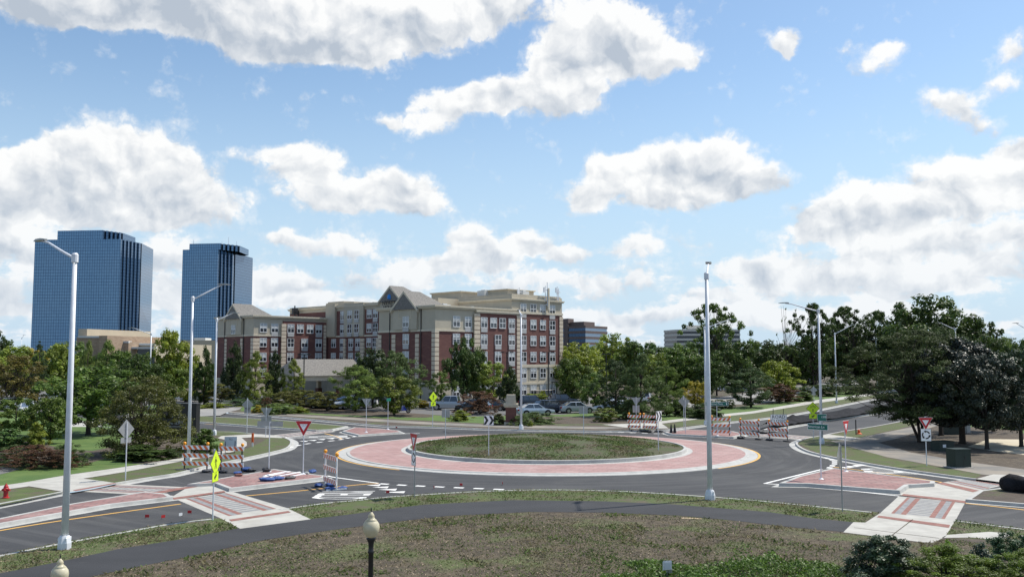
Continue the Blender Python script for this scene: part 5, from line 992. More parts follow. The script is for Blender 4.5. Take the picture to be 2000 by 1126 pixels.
# ================================================================== SIGNS
def diamond(s): return [(0, -s), (s, 0), (0, s), (-s, 0)]
def rect(w_, h_): return [(-w_, -h_), (w_, -h_), (w_, h_), (-w_, h_)]
def tri(s): return [(0, -s), (s * 1.02, s * .78), (-s * 1.02, s * .78)]
def scl(p, k, dx=0, dz=0): return [(a * k + dx, b_ * k + dz) for a, b_ in p]
def arc(r0, r1, a0, a1, n=8): return [(r1 * cos(radians(a0 + (a1 - a0) * k / n)), r1 * sin(radians(a0 + (a1 - a0) * k / n))) for k in range(n + 1)] + [(r0 * cos(radians(a1 - (a1 - a0) * k / n)), r0 * sin(radians(a1 - (a1 - a0) * k / n))) for k in range(n + 1)]
def person(k, dx=0, dz=0):
    P = [[(-.05, .62), (.05, .62), (.09, .72), (.05, .82), (-.05, .82), (-.09, .72)], [(-.1, .58), (.12, .58), (.12, .1), (-.08, .1)], [(-.08, .12), (.02, .12), (-.16, -.6), (-.28, -.6)], [(0, .12), (.12, .12), (.3, -.6), (.18, -.6)], [(-.1, .56), (-.06, .48), (-.26, .1), (-.33, .16)], [(.1, .56), (.06, .48), (.3, .14), (.36, .2)]]
    return [scl(q_, k, dx, dz) for q_ in P]
def arrow(k, dx=0, dz=0, ang=215):
    P = [(0, .35), (.5, .35), (.5, .7), (1, 0), (.5, -.7), (.5, -.35), (-1, -.35), (-1, .35)]; c, s_ = cos(radians(ang)), sin(radians(ang)); return [scl([(a * c - b_ * s_, a * s_ + b_ * c) for a, b_ in P], k, dx, dz)]
def roundabout(k, dz=0):
    out = []
    for a in (20, 140, 260): out.append([(u, v + dz) for u, v in arc(k * .62, k * .9, a, a + 75)]); e = radians(a + 75); m_ = k * .76; tx, tz = -sin(e), cos(e); rx, rz = cos(e), sin(e); out.append([(m_ * rx + rx * k * .3, m_ * rz + rz * k * .3 + dz), (m_ * rx + tx * k * .45, m_ * rz + tz * k * .45 + dz), (m_ * rx - rx * k * .3, m_ * rz - rz * k * .3 + dz)])
    return out
def plate(parent, poly, z, yaw, front, back='alum', layers=(), off=.06, name='sign_panel', x0=0):
    """poly in (u, v); the panel faces direction yaw (radians, 0 = towards the camera, positive turns it to the right)"""
    o = bpy.data.objects.new('x', None); R = Matrix.Rotation(yaw, 3, 'Z'); f_ = R @ Vector((0, -1, 0)); u_ = R @ Vector((1, 0, 0))
    def W_(p, d): return u_ * (p[0] + x0) + f_ * (off + d) + Vector((0, 0, z + p[1]))
    b = MB(); n = len(poly); i = len(b.v); b.v += [tuple(W_(p, .006)) for p in poly] + [tuple(W_(p, -.006)) for p in poly]
    b.f.append(tuple(range(n))); b.m.append(0); b.f.append(tuple(range(2 * n - 1, n - 1, -1))); b.m.append(1)
    for k in range(n): b.f.append((k, k + n, (k + 1) % n + n, (k + 1) % n)); b.m.append(1)
    pn = b.build(name, [front, back], parent)
    for li, (polys, mt) in enumerate(layers):
        b = MB()
        for q_ in polys: b.face([W_(p, .010 + .004 * li) for p in q_])
        b.build('sign_symbol', mt, pn)
    return pn, (lambda txt, size, v, mt, u=0, sx=1: put_text('sign_lettering', txt, size, mt, pn, W_((u, v), .012), (pi / 2, 0, yaw), sx, .002))
def post(label, x, yb, top, mt='galv', r=.03, cat='road sign', name='road_sign', group=None, base=False, z0=GZ, Y=None):
    p = at(x, yb, z0) if Y is None else Vector((xat(Y, x), Y, z0)); t = thing(name, label, cat, p, 0, group)
    b = MB(); b.tube([(0, 0, 0), (0, 0, zat(p.y, top) - z0)], r, 6); b.build('post', mt, t)
    if base: b = MB(); b.lathe([(.16, 0), (.15, .04), (.05, .09)], 8); b.build('post_base', 'galv', t)
    t['Y'] = p.y; return t
def zz(t, y): return zat(t['Y'], y) - t.location.z
YL = lambda s: [([scl(tri(s), .50, 0, .02)], 'signwhite')]
def yield_front(t, y, s, yaw, legend=True):
    pn, tx = plate(t, tri(s * 1.05), zz(t, y), yaw, 'signwhite', layers=[([tri(s)], 'signred'), ([scl(tri(s), .48, 0, s * .04)], 'signwhite')])
    if legend: put = tx('YIELD', s * .26, s * .24, 'signred')
    return pn
# crossing warning seen obliquely beside the near left crossing
LC = [([scl(diamond(.52), 1)], 'signlime')]
def ped(t, y1, y2, s, yaw, bikes=False):
    sy = [([scl(diamond(s), .93)], 'signlime'), (person(s * .62 if not bikes else s * .40, 0, -s * (.05 if not bikes else .3)), 'signblack')]
    if bikes:
        extra = []
        for dx, dz in ((-s * .28, s * .22), (s * .28, s * .22), (0, s * .36)): extra += [[(u + dx, v + dz) for u, v in arc(s * .09, s * .14, 0, 180, 8)], [(u + dx, v + dz) for u, v in arc(s * .09, s * .14, 180, 360, 8)]]
        sy[1] = (sy[1][0] + extra, 'signblack')
    plate(t, diamond(s), zz(t, y1), yaw, 'signblack', layers=sy)
    plate(t, rect(s * .58, s * .38), zz(t, y2), yaw, 'signblack', layers=[([rect(s * .55, s * .35)], 'signlime'), (arrow(s * .24), 'signblack')])
t = post('lime pedestrian sign turned edgewise by the near left crossing', 415.5, 1015, 876); ped(t, 903, 930, .58, radians(86))
t = post('small lime pedestrian sign beyond the roundabout before the pickup', 845, 834, 768); ped(t, 775, 788, .60, radians(48))
t = post('lime walking and cycling sign before the closed road', 1589, 857, 787); ped(t, 797, 812, .56, radians(-12), True)
t = post('red and white YIELD sign on the left brick island', 592, 926, 824, base=True, z0=.15); yield_front(t, 834, .48, radians(-4))
t = post('yield sign with roundabout plate seen edgewise on the near verge', 809.5, 971, 850, 'alum'); yield_front(t, 862, .50, radians(-64)); plate(t, rect(.30, .38), zz(t, 893), radians(-64), 'signblack', layers=[([rect(.28, .36)], 'signwhite'), (roundabout(.27), 'signblack')])
t = post('yield sign with roundabout plate under the dark pine', 1810, 909, 813); yield_front(t, 825, .42, radians(-3)); plate(t, rect(.33, .40), zz(t, 848.5), radians(-3), 'signblack', layers=[([rect(.31, .38)], 'signwhite'), (roundabout(.29), 'signblack')])
t = post('narrow yield sign turned away on the right brick island', 1652.5, 921, 822, base=True, z0=.15); yield_front(t, 833, .46, radians(50))
t = post('plain yield sign back with plate and street name back at left', 519, 853, 795); plate(t, tri(.50), zz(t, 805), radians(178), 'signred'); plate(t, rect(.46, .24), zz(t, 818), radians(178), 'signwhite')
t = post('wide street name sign seen from behind on the left island', 525, 921, 823, base=True, z0=.15); plate(t, rect(.80, .16), zz(t, 827), radians(172), 'signgreen')
t = post('grey diamond sign back with small plate on the west lawn', 245, 937, 824); plate(t, diamond(.56), zz(t, 838), radians(244), 'signblack'); plate(t, rect(.36, .15), zz(t, 859), radians(244), 'signblack')
t = post('pale diamond sign back with plate left of the far road', 482, 846, 777); plate(t, diamond(.56), zz(t, 790), radians(175), 'signblack'); plate(t, rect(.30, .26), zz(t, 801), radians(175), 'signblack')
t = post('small yield sign back on the far left island', 715, 844, 779, base=True, z0=.15); plate(t, tri(.44), zz(t, 785), radians(178), 'signred')
t = post('thin post with green street name sign edge on the far left island', 757.5, 838, 777, base=True, z0=.15); plate(t, rect(.5, .14), zz(t, 780), radians(75), 'signgreen')
t = post('square sign back on the left part of the central mound', 870, 858, 799, z0=.5); plate(t, rect(.33, .33), zz(t, 806.5), radians(170), 'signwhite')
t = post('square sign back on the far right part of the central mound', 1140, 852, 793, z0=.6); plate(t, rect(.36, .32), zz(t, 800), radians(186), 'signwhite')
def chevrons(t, y, w_, h_, yaw, half):
    C1 = lambda dx: [(dx - .16, h_ * .85), (dx, h_ * .85), (dx + .17, 0), (dx, -h_ * .85), (dx - .16, -h_ * .85), (dx + .01, 0)]
    plate(t, rect(w_, h_), zz(t, y), yaw, 'signblack', layers=[([rect(w_ * .96, h_ * .96)], 'signwhite'), ([[(u * half, v) for u, v in C1(-.19)], [(u * half, v) for u, v in C1(.17)]], 'signblack')])
t = post('black and white double chevron sign facing us on the mound', 954.5, 888, 812, z0=.5); chevrons(t, 820, .33, .33, radians(0), 1.0)
t = post('double chevron sign turned to the right on the mound', 1286, 880, 803, z0=.42); chevrons(t, 812, .36, .36, radians(48), 1.0)
t = post('yield sign back with square plate behind the far barricades', 1243, 838, 774); plate(t, tri(.46), zz(t, 783), radians(180), 'signred'); plate(t, rect(.33, .34), zz(t, 798), radians(180), 'signwhite')
t = post('grey diamond sign back right of the dense pine', 1336, 838, 772); plate(t, diamond(.52), zz(t, 783), radians(180), 'signblack')
t = post('yield sign back overlapping the grey diamond right of the dense pine', 1339, 845, 780, z0=.15); plate(t, tri(.44), zz(t, 788), radians(180), 'signred')
t = post('small diamond sign back with plate by the far pavement', 1590, 785, 753); plate(t, diamond(.58), zz(t, 761), radians(180), 'signblack'); plate(t, rect(.32, .16), zz(t, 769), radians(180), 'signblack')
t = post('green National Pkwy street sign behind the tallest right lamp', 1401, 851, 781, base=True, z0=.15); pn, tx = plate(t, rect(1.0, .17), zz(t, 788), radians(-3), 'signwhite', layers=[([rect(.98, .15)], 'signgreen'), (arrow(.09, .84, 0, 90), 'signwhite')]); tx('National Pkwy', .22, 0, 'signwhite', -.12);
t = post('post with two green street signs on the right brick island', 1604, 936, 812, base=True, z0=.15, r=.035); pn, tx = plate(t, rect(.26, .19), zz(t, 814.5), radians(4), 'signwhite', layers=[([rect(.25, .18)], 'signgreen')], x0=.10); tx('1200', .15, .02, 'signwhite', .10)
pn, tx = plate(t, rect(.62, .17), zz(t, 833), radians(-48), 'signwhite', layers=[([rect(.60, .15)], 'signgreen')], x0=-.10); tx('American Ln', .20, 0, 'signwhite', -.10)
t = post('warning sign edge on at the verge left of the right crossing', 1645.5, 998, 868, 'alum'); plate(t, diamond(.60), zz(t, 890), radians(-120), 'signblack')
t = post('bare black marker post by the eastern path', 1672, 848, 819, 'black', .05, 'post', 'marker_post')
t = thing('orange_marker', 'small orange plastic marker beside the black post', 'marker', at(1677.5, 847, GZ)); b = MB(); b.lathe([(.30, 0), (.28, .05), (.14, .1), (.10, .38), (.05, .42)], 10); b.build('cone', 'orangecone', t)
for x, y, l in ((1311, 848, 'left black weighted cone before the small brick island'), (1318, 848, 'right black weighted cone before the small brick island')):
    t = thing('traffic_cone', l, 'cone', at(x, y, 0), 0, 'two black cones'); b = MB(); b.lathe([(.26, 0), (.25, .05), (.17, .08), (.035, .95)], 10); b.build('cone', 'rubber', t); b = MB(); b.box(-.3, .3, -.3, .3, 0, .04); b.build('cone_base', 'rubber', t)
t = thing('road_closed_sign', 'white ROAD CLOSED sign board on a stand behind the barricades', 'sign', at(1521, 838, 0)); Y = at(1521, 838, 0).y
b = MB()
for u in (-.5, .5): b.tube([(u, .25, 0), (u, 0, 2.0)], .03, 5); b.tube([(u, -.35, 0), (u, .35, 0)], .03, 5)
b.build('stand', 'black', t); pn, tx = plate(t, rect(.80, .46), zat(Y, 817.5), 0, 'signblack', layers=[([rect(.785, .445)], 'signwhite')], off=.04); tx('ROAD', .46, .2, 'signblack'); tx('CLOSED', .42, -.2, 'signblack')
t = thing('site_board', 'pale blue grey TCI board standing on the west pavement corner', 'sign', at(450, 884, GZ)); Y = at(450, 884, GZ).y; z1, z0 = zat(Y, 852) - GZ, zat(Y, 879) - GZ
pn, tx = plate(t, rect(.45, (z1 - z0) / 2), (z1 + z0) / 2, radians(-2), 'tcard', off=0); tx('TCI', .17, .30, 'signblack')
b = MB(); b.tube([(-.37, -.03, -.0), (-.37, -.03, z1 - .35)], .022, 5); b.tube([(.30, -.03, -.35), (.33, -.03, z1 - .3)], .022, 5); b.tube([(-.37, -.03, .02), (.31, -.03, .02)], .02, 5); b.build('stand', 'black', t)
t = thing('survey_stake', 'orange and white survey stake on the grass corner', 'stake', at(493, 872, GZ)); b = MB(); b.box(-.05, .05, -.03, .03, 0, .35); b.build('stake', 'frame', t); b = MB(); b.box(-.075, .085, -.04, .04, .35, 1.05); b.build('stake_top', 'orangecone', t)
# monument sign
p = at(382, 856, GZ); t = thing('monument_sign', 'black monument sign reading STAY AMERICA behind the crab apple', 'sign', (p.x, p.y, GZ), radians(-6)); H = zat(p.y, 789) - GZ; wd = 3.6
b = MB(); b.box(-wd, 0, -.0, .75, 0, H); b.build('sign_cabinet', 'signblack', t); b = MB(); b.box(-wd - .05, .05, -.05, .8, H, H + .08); b.build('sign_cap', 'black', t); b = MB(); b.box(-wd + .1, -.25, -.015, .0, H * .34, H * .355); b.build('sign_rule', 'alum', t)
for s_, z, tt in ((.44, H * .66, 'STAY'), (.44, H * .46, 'AMERICA')): 
    o = put_text('sign_lettering', tt, s_, 'alum', t, (-1.75 if tt == 'STAY' else -1.55, -.02, z), (pi / 2, 0, 0), .9, .01)

# ================================================================== BARRICADES
def barricade(label, xa, ya, xb, yb, frame='black', h_=(1.42, .93, .45), rev=False, over=.14, group='striped barricades'):
    A_, B_ = at(xa, ya, 0), at(xb, yb, 0); d = B_ - A_; L = d.length; d.normalize(); nrm = Vector((d.y, -d.x, 0)); 
    if nrm.y > 0: nrm = -nrm
    t = thing('barricade', label, 'barricade', A_, 0, group); d3 = Vector((d.x, d.y, 0))
    for z in h_:
        b = MB(); c = d3 * (L / 2) + Vector((0, 0, z)) + nrm * .06; hl = L / 2 + over; b.obox(c, d3 * hl, nrm * .012, .125, 0)
        n = max(4, int(2 * hl / .30)); 
        for k in range(n):
            for side in (1, -1):
                u0 = -hl + 2 * hl * (k + .15) / n; wd = 2 * hl / n * .54; sk = .09 * (-1 if rev else 1) * side; o_ = c + nrm * .0155 * side
                q_ = [o_ + d3 * max(-hl, min(hl, u0 + s1 * sk + (wd if e else 0))) + Vector((0, 0, .119 * s1)) for s1, e in ((-1, 0), (-1, 1), (1, 1), (1, 0))]
                b.face(q_ if side > 0 else q_[::-1], 1)
        b.build('striped_board', ['signwhite', 'orange'], t)
    for u in (0, L):
        b = MB(); b.box(-.035, .035, -.035, .035, 0, h_[0] + .12); 
        b.v = [tuple(Vector(v) + d3 * u) for v in b.v]; b.build('upright', frame, t)
        b = MB(); b.obox(d3 * u + Vector((0, 0, .045)), nrm * .55, d3 * .04, .035); b.build('foot', frame, t)
        b = MB(); o_ = d3 * (u + (-.02 if u == 0 else .02)); b.lathe([(.05, 0), (.055, .05), (.095, .07), (.10, .17), (.05, .22)], 10, 0, (o_.x, o_.y, h_[0] + .11)); b.build('warning_light', 'amber', t, smooth=True)
    return t
barricade('left barricade of the western pair on black uprights', 360, 918, 404, 919, rev=True)
barricade('right barricade of the western pair on black uprights', 431, 921, 472, 922, rev=True)
barricade('small barricade with white uprights by the painted word', 635, 948, 657, 957, 'frame', (1.62, 1.02, .40), rev=True)
barricade('left barricade of the far pair behind the mound', 1229, 841, 1250, 842, 'rubber')
barricade('right barricade of the far pair behind the mound', 1258, 842, 1282, 843, 'rubber')
barricade('barricade on the small brick island beside the street sign', 1391, 852, 1425, 853, h_=(1.55, 1.02, .48))
barricade('left slanting barricade across the closed road', 1447, 855, 1482, 857.5, rev=True)
barricade('right slanting barricade across the closed road', 1503, 858.5, 1538, 861, rev=True)
def bag(label, x, y, sx, sy, h_, mt, z0=0, seed=1, rz=0, grp=None):
    p = at(x, y, z0); r_ = random.Random(seed); b = MB(); n, m_ = 16, 8
    for j in range(m_ + 1):
        ph = pi * j / m_
        for k in range(n):
            q_ = 2 * pi * k / n; e = 1 + .45 * mn.noise(Vector((cos(q_) * 1.6 + seed, sin(q_) * 1.6, j * .5))); b.v.append((sx * sin(ph) ** .6 * cos(q_) * e, sy * sin(ph) ** .6 * sin(q_) * e, h_ * max(0, .5 + .5 * cos(ph)) ** .8 * (1 + .35 * mn.noise(Vector((cos(q_) * 2, sin(q_) * 2 + seed, j * .7))))))
    for j in range(m_):
        for k in range(n): l = (k + 1) % n; b.f.append((j * n + k, (j + 1) * n + k, (j + 1) * n + l, j * n + l)); b.m.append(0)
    o = b.build('sandbag', mt, smooth=True); o.location = p; o.rotation_euler.z = rz; tag(o, label, 'sandbag', grp or 'sandbags holding signs and barricades'); return o
for i, a in enumerate([('black sandbag at the left foot of the left pair', 354, 920, .42, .25, .16, 'blackbag'), ('grey black sandbag spread beside the left foot', 372, 918, .45, .22, .14, 'blackbag'), ('black sandbag between the two western barricades', 404, 921, .42, .24, .16, 'blackbag'), ('black sandbag at the left foot of the right pair', 436, 922, .4, .24, .14, 'blackbag'), ('large blue sandbag at the right foot of the western barricades', 482, 920, .35, .25, .26, 'bluebag'), ('black sandbag behind the large blue one', 491, 921, .3, .2, .22, 'blackbag'), ('flat blue sandbag left of the brick island', 464, 924, .3, .2, .12, 'bluebag'),
    ('blue sandbag left of the white barricade', 622, 949.5, .34, .22, .18, 'bluebag'), ('blue sandbag between the white barricade posts', 646, 948.5, .34, .22, .16, 'bluebag'), ('blue sandbag at the right post of the white barricade', 645, 957, .28, .2, .18, 'bluebag'), ('dark blue sandbag right of the white barricade', 669, 955, .26, .2, .16, 'bluebag'),
    ('black sandbag by the far left barricade', 1232, 842, .5, .3, .16, 'blackbag'), ('long black sandbag between the far barricades', 1262, 843, 1.0, .35, .22, 'blackbag'), ('black sandbag right of the far barricades', 1287, 843, .45, .3, .16, 'blackbag'), ('dark sandbag at the first slanting barricade', 1447, 856, .4, .25, .2, 'blackbag'), ('dark sandbag under the first slanting barricade right post', 1481, 858, .4, .25, .16, 'blackbag'), ('dark sandbag under the second slanting barricade left post', 1503, 859.5, .4, .25, .18, 'blackbag'), ('dark sandbag under the second slanting barricade right post', 1538, 862, .4, .25, .12, 'blackbag'), ('blue tarpaulin bag beyond the slanting barricades', 1490, 846, 1.1, .6, .3, 'blackbag')]): bag(*a, seed=i + 3, rz=i * .7)
for i, a in enumerate([('big crumpled blue sandbag in front of the white boards', 522, 939, .42, .28, .20, 'bluebag'), ('crumpled blue sandbag right of the big one', 541, 937, .34, .26, .20, 'bluebag'), ('black sandbag on the brick island', 566, 935, .4, .22, .16, 'blackbag'), ('blue sandbag beyond the yield sign base', 610, 923, .34, .2, .20, 'bluebag'), ('pale bag beside the yield sign base', 598, 924.5, .3, .16, .12, 'alum'), ('dark sandbag round the wide sign base', 520, 921, .28, .2, .24, 'blackbag'), ('brown red bag at the far edge of the island', 466, 929.5, .26, .16, .14, 'redband')]): bag(*a, z0=.15, seed=i + 31, rz=i * .5)
for k, (x0, y0, x1, y1) in enumerate([(513, 932, 566, 921), (520, 934.5, 586, 922), (532, 936.5, 598, 925), (516, 930.5, 560, 922.5)]):
    A_, B_ = at(x0, y0, .15), at(x1, y1, .15); d = B_ - A_; b = MB(); b.obox((A_ + B_) / 2 + Vector((0, 0, .03 + .045 * (k == 3))), d / 2, Vector((-d.y, d.x, 0)).normalized() * .07, .018)
    tag(b.build('loose_board', ['signwhite']), ['shortest nearest white board lying on the brick island', 'longest white board lying on the brick island', 'white board nearest the blue sandbags', 'white board lying across the others'][k], 'board', 'white boards lying on the brick island')
for x, y, mt, l in ((283, 1012, 'flag', 'small red flag on the near left lane, left one'), (315, 1013, 'flag', 'small red flag on the near left lane by the kerb'), (356, 1008, 'frame', 'white litter piece on the near left lane'), (374, 1003.5, 'flag', 'small red flag by the near left crossing'), (754, 964, 'flag', 'small red flag among the give way teeth'), (847, 954, 'flag', 'small red flag at the dashed line'), (898, 949, 'flag', 'tiny red flag above the dashed line'), (982, 947, 'flag', 'small red flag right of the dashed line'), (776, 836, 'flag', 'tiny red flag on the far left island')):
    t = thing('marker_flag', l, 'marker flag', at(x, y, 0), x, 'survey flags and litter on the asphalt'); b = MB(); b.tube([(0, 0, 0), (.03, 0, .10)], .006, 4); b.build('wire', 'black', t); b = MB(); b.box(.0, .17, -.005, .005, .05, .17); b.v = [(a, b_ + .03 * sin(a * 20), c) for a, b_, c in b.v]; b.build('flag', mt, t)
# hydrant
t = thing('fire_hydrant', 'red fire hydrant at the left edge', 'hydrant', at(11, 972, GZ)); b = MB(); b.lathe([(.17, 0), (.17, .05), (.11, .07), (.105, .42), (.13, .44), (.13, .48), (.11, .50), (.105, .56), (.06, .64), (.03, .66), (.03, .71)], 14); b.build('barrel', 'hyd', t, smooth=False)
for rz in (0, pi, -pi / 2): b = MB(); d = Vector((cos(rz), sin(rz), 0)); b.tube([d * .08 + Vector((0, 0, .40)), d * .19 + Vector((0, 0, .40))], .055, 8); b.build('nozzle', 'hyd', t)
# stone pillar
p = at(998, 829, GZ); t = thing('stone_pillar', 'brick pillar with cream stone cap and block before the car park', 'pillar', p); H = zat(p.y, 770) - GZ
b = MB(); b.box(-.55, .55, -.55, .55, 0, H * .58); b.build('shaft', 'brick', t); b = MB(); b.box(-.70, .70, -.70, .70, 0, .3); b.build('plinth', 'stone', t)
b = MB(); b.box(-.68, .68, -.68, .68, H * .58, H * .62); b.box(-.76, .76, -.76, .76, H * .62, H * .70); b.build('cap', 'stone', t); b = MB()
i = len(b.v); hw, tw, z0, z1 = .55, .45, H * .70, H; b.v += [(-hw, -hw, z0), (hw, -hw, z0), (hw, hw, z0), (-hw, hw, z0), (-tw, -tw, z1), (tw, -tw, z1), (tw, tw, z1), (-tw, tw, z1)]; b.f += [(0, 1, 5, 4), (1, 2, 6, 5), (2, 3, 7, 6), (3, 0, 4, 7), (4, 5, 6, 7)]; b.m += [0] * 5; o = b.build('block', 'stone', t)
for z, s_ in ((z1 - .25, .16), (z1 - .75, .16)): put_text('carved_lettering', '1251', s_, 'alum', t, (0, -.52, z), (pi / 2, 0, 0), 1, .01)
# utility cabinets
p = at(1880, 913, GZ); t = thing('utility_cabinet', 'large dark green utility cabinet on a pale pad', 'cabinet', p, radians(14)); b = MB(); b.box(-.56, .56, -.1, .75, .05, 1.12); b.build('cabinet', 'utility', t); b = MB(); b.box(-.60, .60, -.14, .79, 1.12, 1.17); b.build('lid', 'utility', t); b = MB(); b.box(-.72, .66, -.24, .88, 0, .05); b.build('pad', 'concrete', t)
b = MB(); b.box(-.005, .005, -.105, -.1, .1, 1.08); b.box(.1, .16, -.12, -.1, .55, .75); b.build('door_seam', 'black', t)
p = at(1845, 880, GZ); t = thing('utility_box', 'low green utility box with white label behind the large cabinet', 'cabinet', p, radians(20)); b = MB(); b.box(-.62, .7, -.2, .7, 0, .62); b.build('box', 'utility', t); b = MB(); b.box(-.66, .74, -.24, .74, .62, .72); b.build('lid', 'utility', t); b = MB(); b.box(-.35, -.05, -.206, -.2, .28, .5); b.build('label', 'frame', t)
p = at(1883, 848, GZ); t = thing('utility_cabinet', 'tall dark cabinet in the shade of the maple', 'cabinet', p, .1); b = MB(); b.box(-1.5, 0, 0, 1.4, 0, 1.9); b.build('cabinet', 'utility', t); b = MB(); b.box(-1.55, .05, -.05, 1.45, 1.9, 1.96); b.build('lid', 'utility', t)
p = at(1889, 845, GZ); t = thing('utility_cabinet', 'slim grey cabinet right of the tall dark cabinet', 'cabinet', p, .1); b = MB(); b.box(0, .35, 0, .4, 0, 1.1); b.build('cabinet', 'alum', t); b = MB(); b.box(-.03, .38, -.03, .43, 1.1, 1.16); b.build('lid', 'galv', t)
p = Vector((xat(29.0, 1298), 29.0, GZ)); t = thing('ground_light', 'small square white floodlight among the weeds', 'floodlight', p, .2); b = MB(); b.obox((0, 0, .38), (.13, 0, 0), (0, .05, -.02), .14); b.build('housing', 'galv', t); b = MB(); b.obox((0, -.06, .38), (.105, 0, 0), (0, .006, 0), .115); b.build('lens', 'lamp', t); b = MB(); b.tube([(0, .03, 0), (0, .03, .25)], .025, 6); b.obox((.1, .05, .22), (.06, 0, 0), (0, .06, 0), .07); b.build('bracket', 'alum', t)
# black pipe at right, silt fabric on the median
p0, p1 = at(1958, 957, GZ), at(2080, 972, GZ); t = thing('drain_sock', 'thick black rolled silt sock lying at the right edge', 'silt sock', (0, 0, 0)); b = MB(); P_ = [p0 + (p1 - p0) * (k / 8) + Vector((0, 0, .38 + .05 * mn.noise(Vector((k, 0, 0))))) for k in range(9)]; b.tube(P_, [.30, .52, .50, .44, .38, .36, .34, .34, .3], 12); b.build('roll', 'fabric', t, smooth=True)
b = MB(); pa = smoothpts(pg([(1500, 836), (1530, 830), (1560, 824.5), (1600, 818), (1650, 810), (1700, 802), (1760, 792), (1830, 780), (1900, 768)], GZ), 6); m_ = 7
for i, q_ in enumerate(pa):
    d = (pa[min(i + 1, len(pa) - 1)] - pa[max(i - 1, 0)]).normalized(); nn = Vector((-d.y, d.x))
    for k in range(m_): s_ = (k / (m_ - 1) - .5) * (1.6 + 2.6 * min(1, i / 20)); h__ = .18 + .75 * (1 - abs(2 * k / (m_ - 1) - 1)) * (.6 + .8 * mn.noise(Vector((i * .35, k * .3, 1)))) + .12 * mn.noise(Vector((i * .9, k, 4))); b.v.append((q_.x + nn.x * s_, q_.y + nn.y * s_, .15 + max(.02, h__)))
for i in range(len(pa) - 1):
    for k in range(m_ - 1): b.f.append((i * m_ + k, i * m_ + k + 1, (i + 1) * m_ + k + 1, (i + 1) * m_ + k)); b.m.append(0)
tag(b.build('silt_fabric', 'fabric', smooth=True), 'rumpled black silt fabric lying along the closed road median', 'silt fabric')
b = MB(); p = at(1350, 1012, GZ); b.box(-.42, .42, -.12, .12, 0, .02, 0, -.2); o = b.build('wood_plank', 'wood'); o.location = p; tag(o, 'short pale board on the soil beside the footpath', 'board')
t = thing('white_sign_board', 'small white board standing before the far hedge', 'board', at(1654, 757, GZ)); b = MB(); b.box(-.6, .6, -.05, .05, .4, 2.1); b.build('board', 'frame', t); b = MB(); b.box(-.5, -.4, -.05, .05, 0, .4); b.box(.4, .5, -.05, .05, 0, .4); b.build('board_leg', 'frame', t)

# ================================================================== VEHICLES
def loft(b, rings, mi=0, caps=True):
    n = len(rings[0]); i0 = len(b.v)
    for r_ in rings: b.v += [tuple(p) for p in r_]
    for i in range(len(rings) - 1):
        for k in range(n): j = (k + 1) % n; b.f.append((i0 + i * n + k, i0 + i * n + j, i0 + (i + 1) * n + j, i0 + (i + 1) * n + k)); b.m.append(mi)
    if caps: b.f.append(tuple(i0 + k for k in range(n))[::-1]); b.m.append(mi); e = i0 + (len(rings) - 1) * n; b.f.append(tuple(e + k for k in range(n))); b.m.append(mi)
CARP = dict(  # length, width, wheelbase half, wheel r, [x, belt z] body, cabin (x0 base windscreen, x1 roof front, x2 roof rear, x3 base rear), roof z
 sedan=(4.7, 1.84, 1.38, .33, [(-2.35, .62, .80), (-2.25, .72, .90), (-1.5, .84, 1), (-.9, .93, 1), (.9, .95, 1), (1.7, .98, 1), (2.2, .95, .93), (2.35, .80, .82)], (-1.0, -.25, 1.0, 1.75), 1.45),
 suv=(4.6, 1.88, 1.33, .37, [(-2.3, .70, .82), (-2.2, .88, .92), (-1.4, 1.0, 1), (-.9, 1.04, 1), (1.8, 1.08, 1), (2.22, 1.05, .95), (2.3, .85, .88)], (-1.05, -.35, 1.75, 2.18), 1.70),
 van=(5.0, 1.95, 1.50, .36, [(-2.5, .68, .82), (-2.4, .85, .92), (-1.7, .98, 1), (-1.2, 1.04, 1), (2.1, 1.08, 1), (2.42, 1.02, .95), (2.5, .85, .9)], (-1.6, -.6, 2.0, 2.4), 1.76),
 pickup=(5.8, 2.0, 1.85, .42, [(-2.9, .85, .88), (-2.8, 1.05, .95), (-1.8, 1.15, 1), (-1.2, 1.17, 1), (2.8, 1.17, 1), (2.9, 1.10, .96)], (-1.3, -.7, .85, 1.05), 1.92))
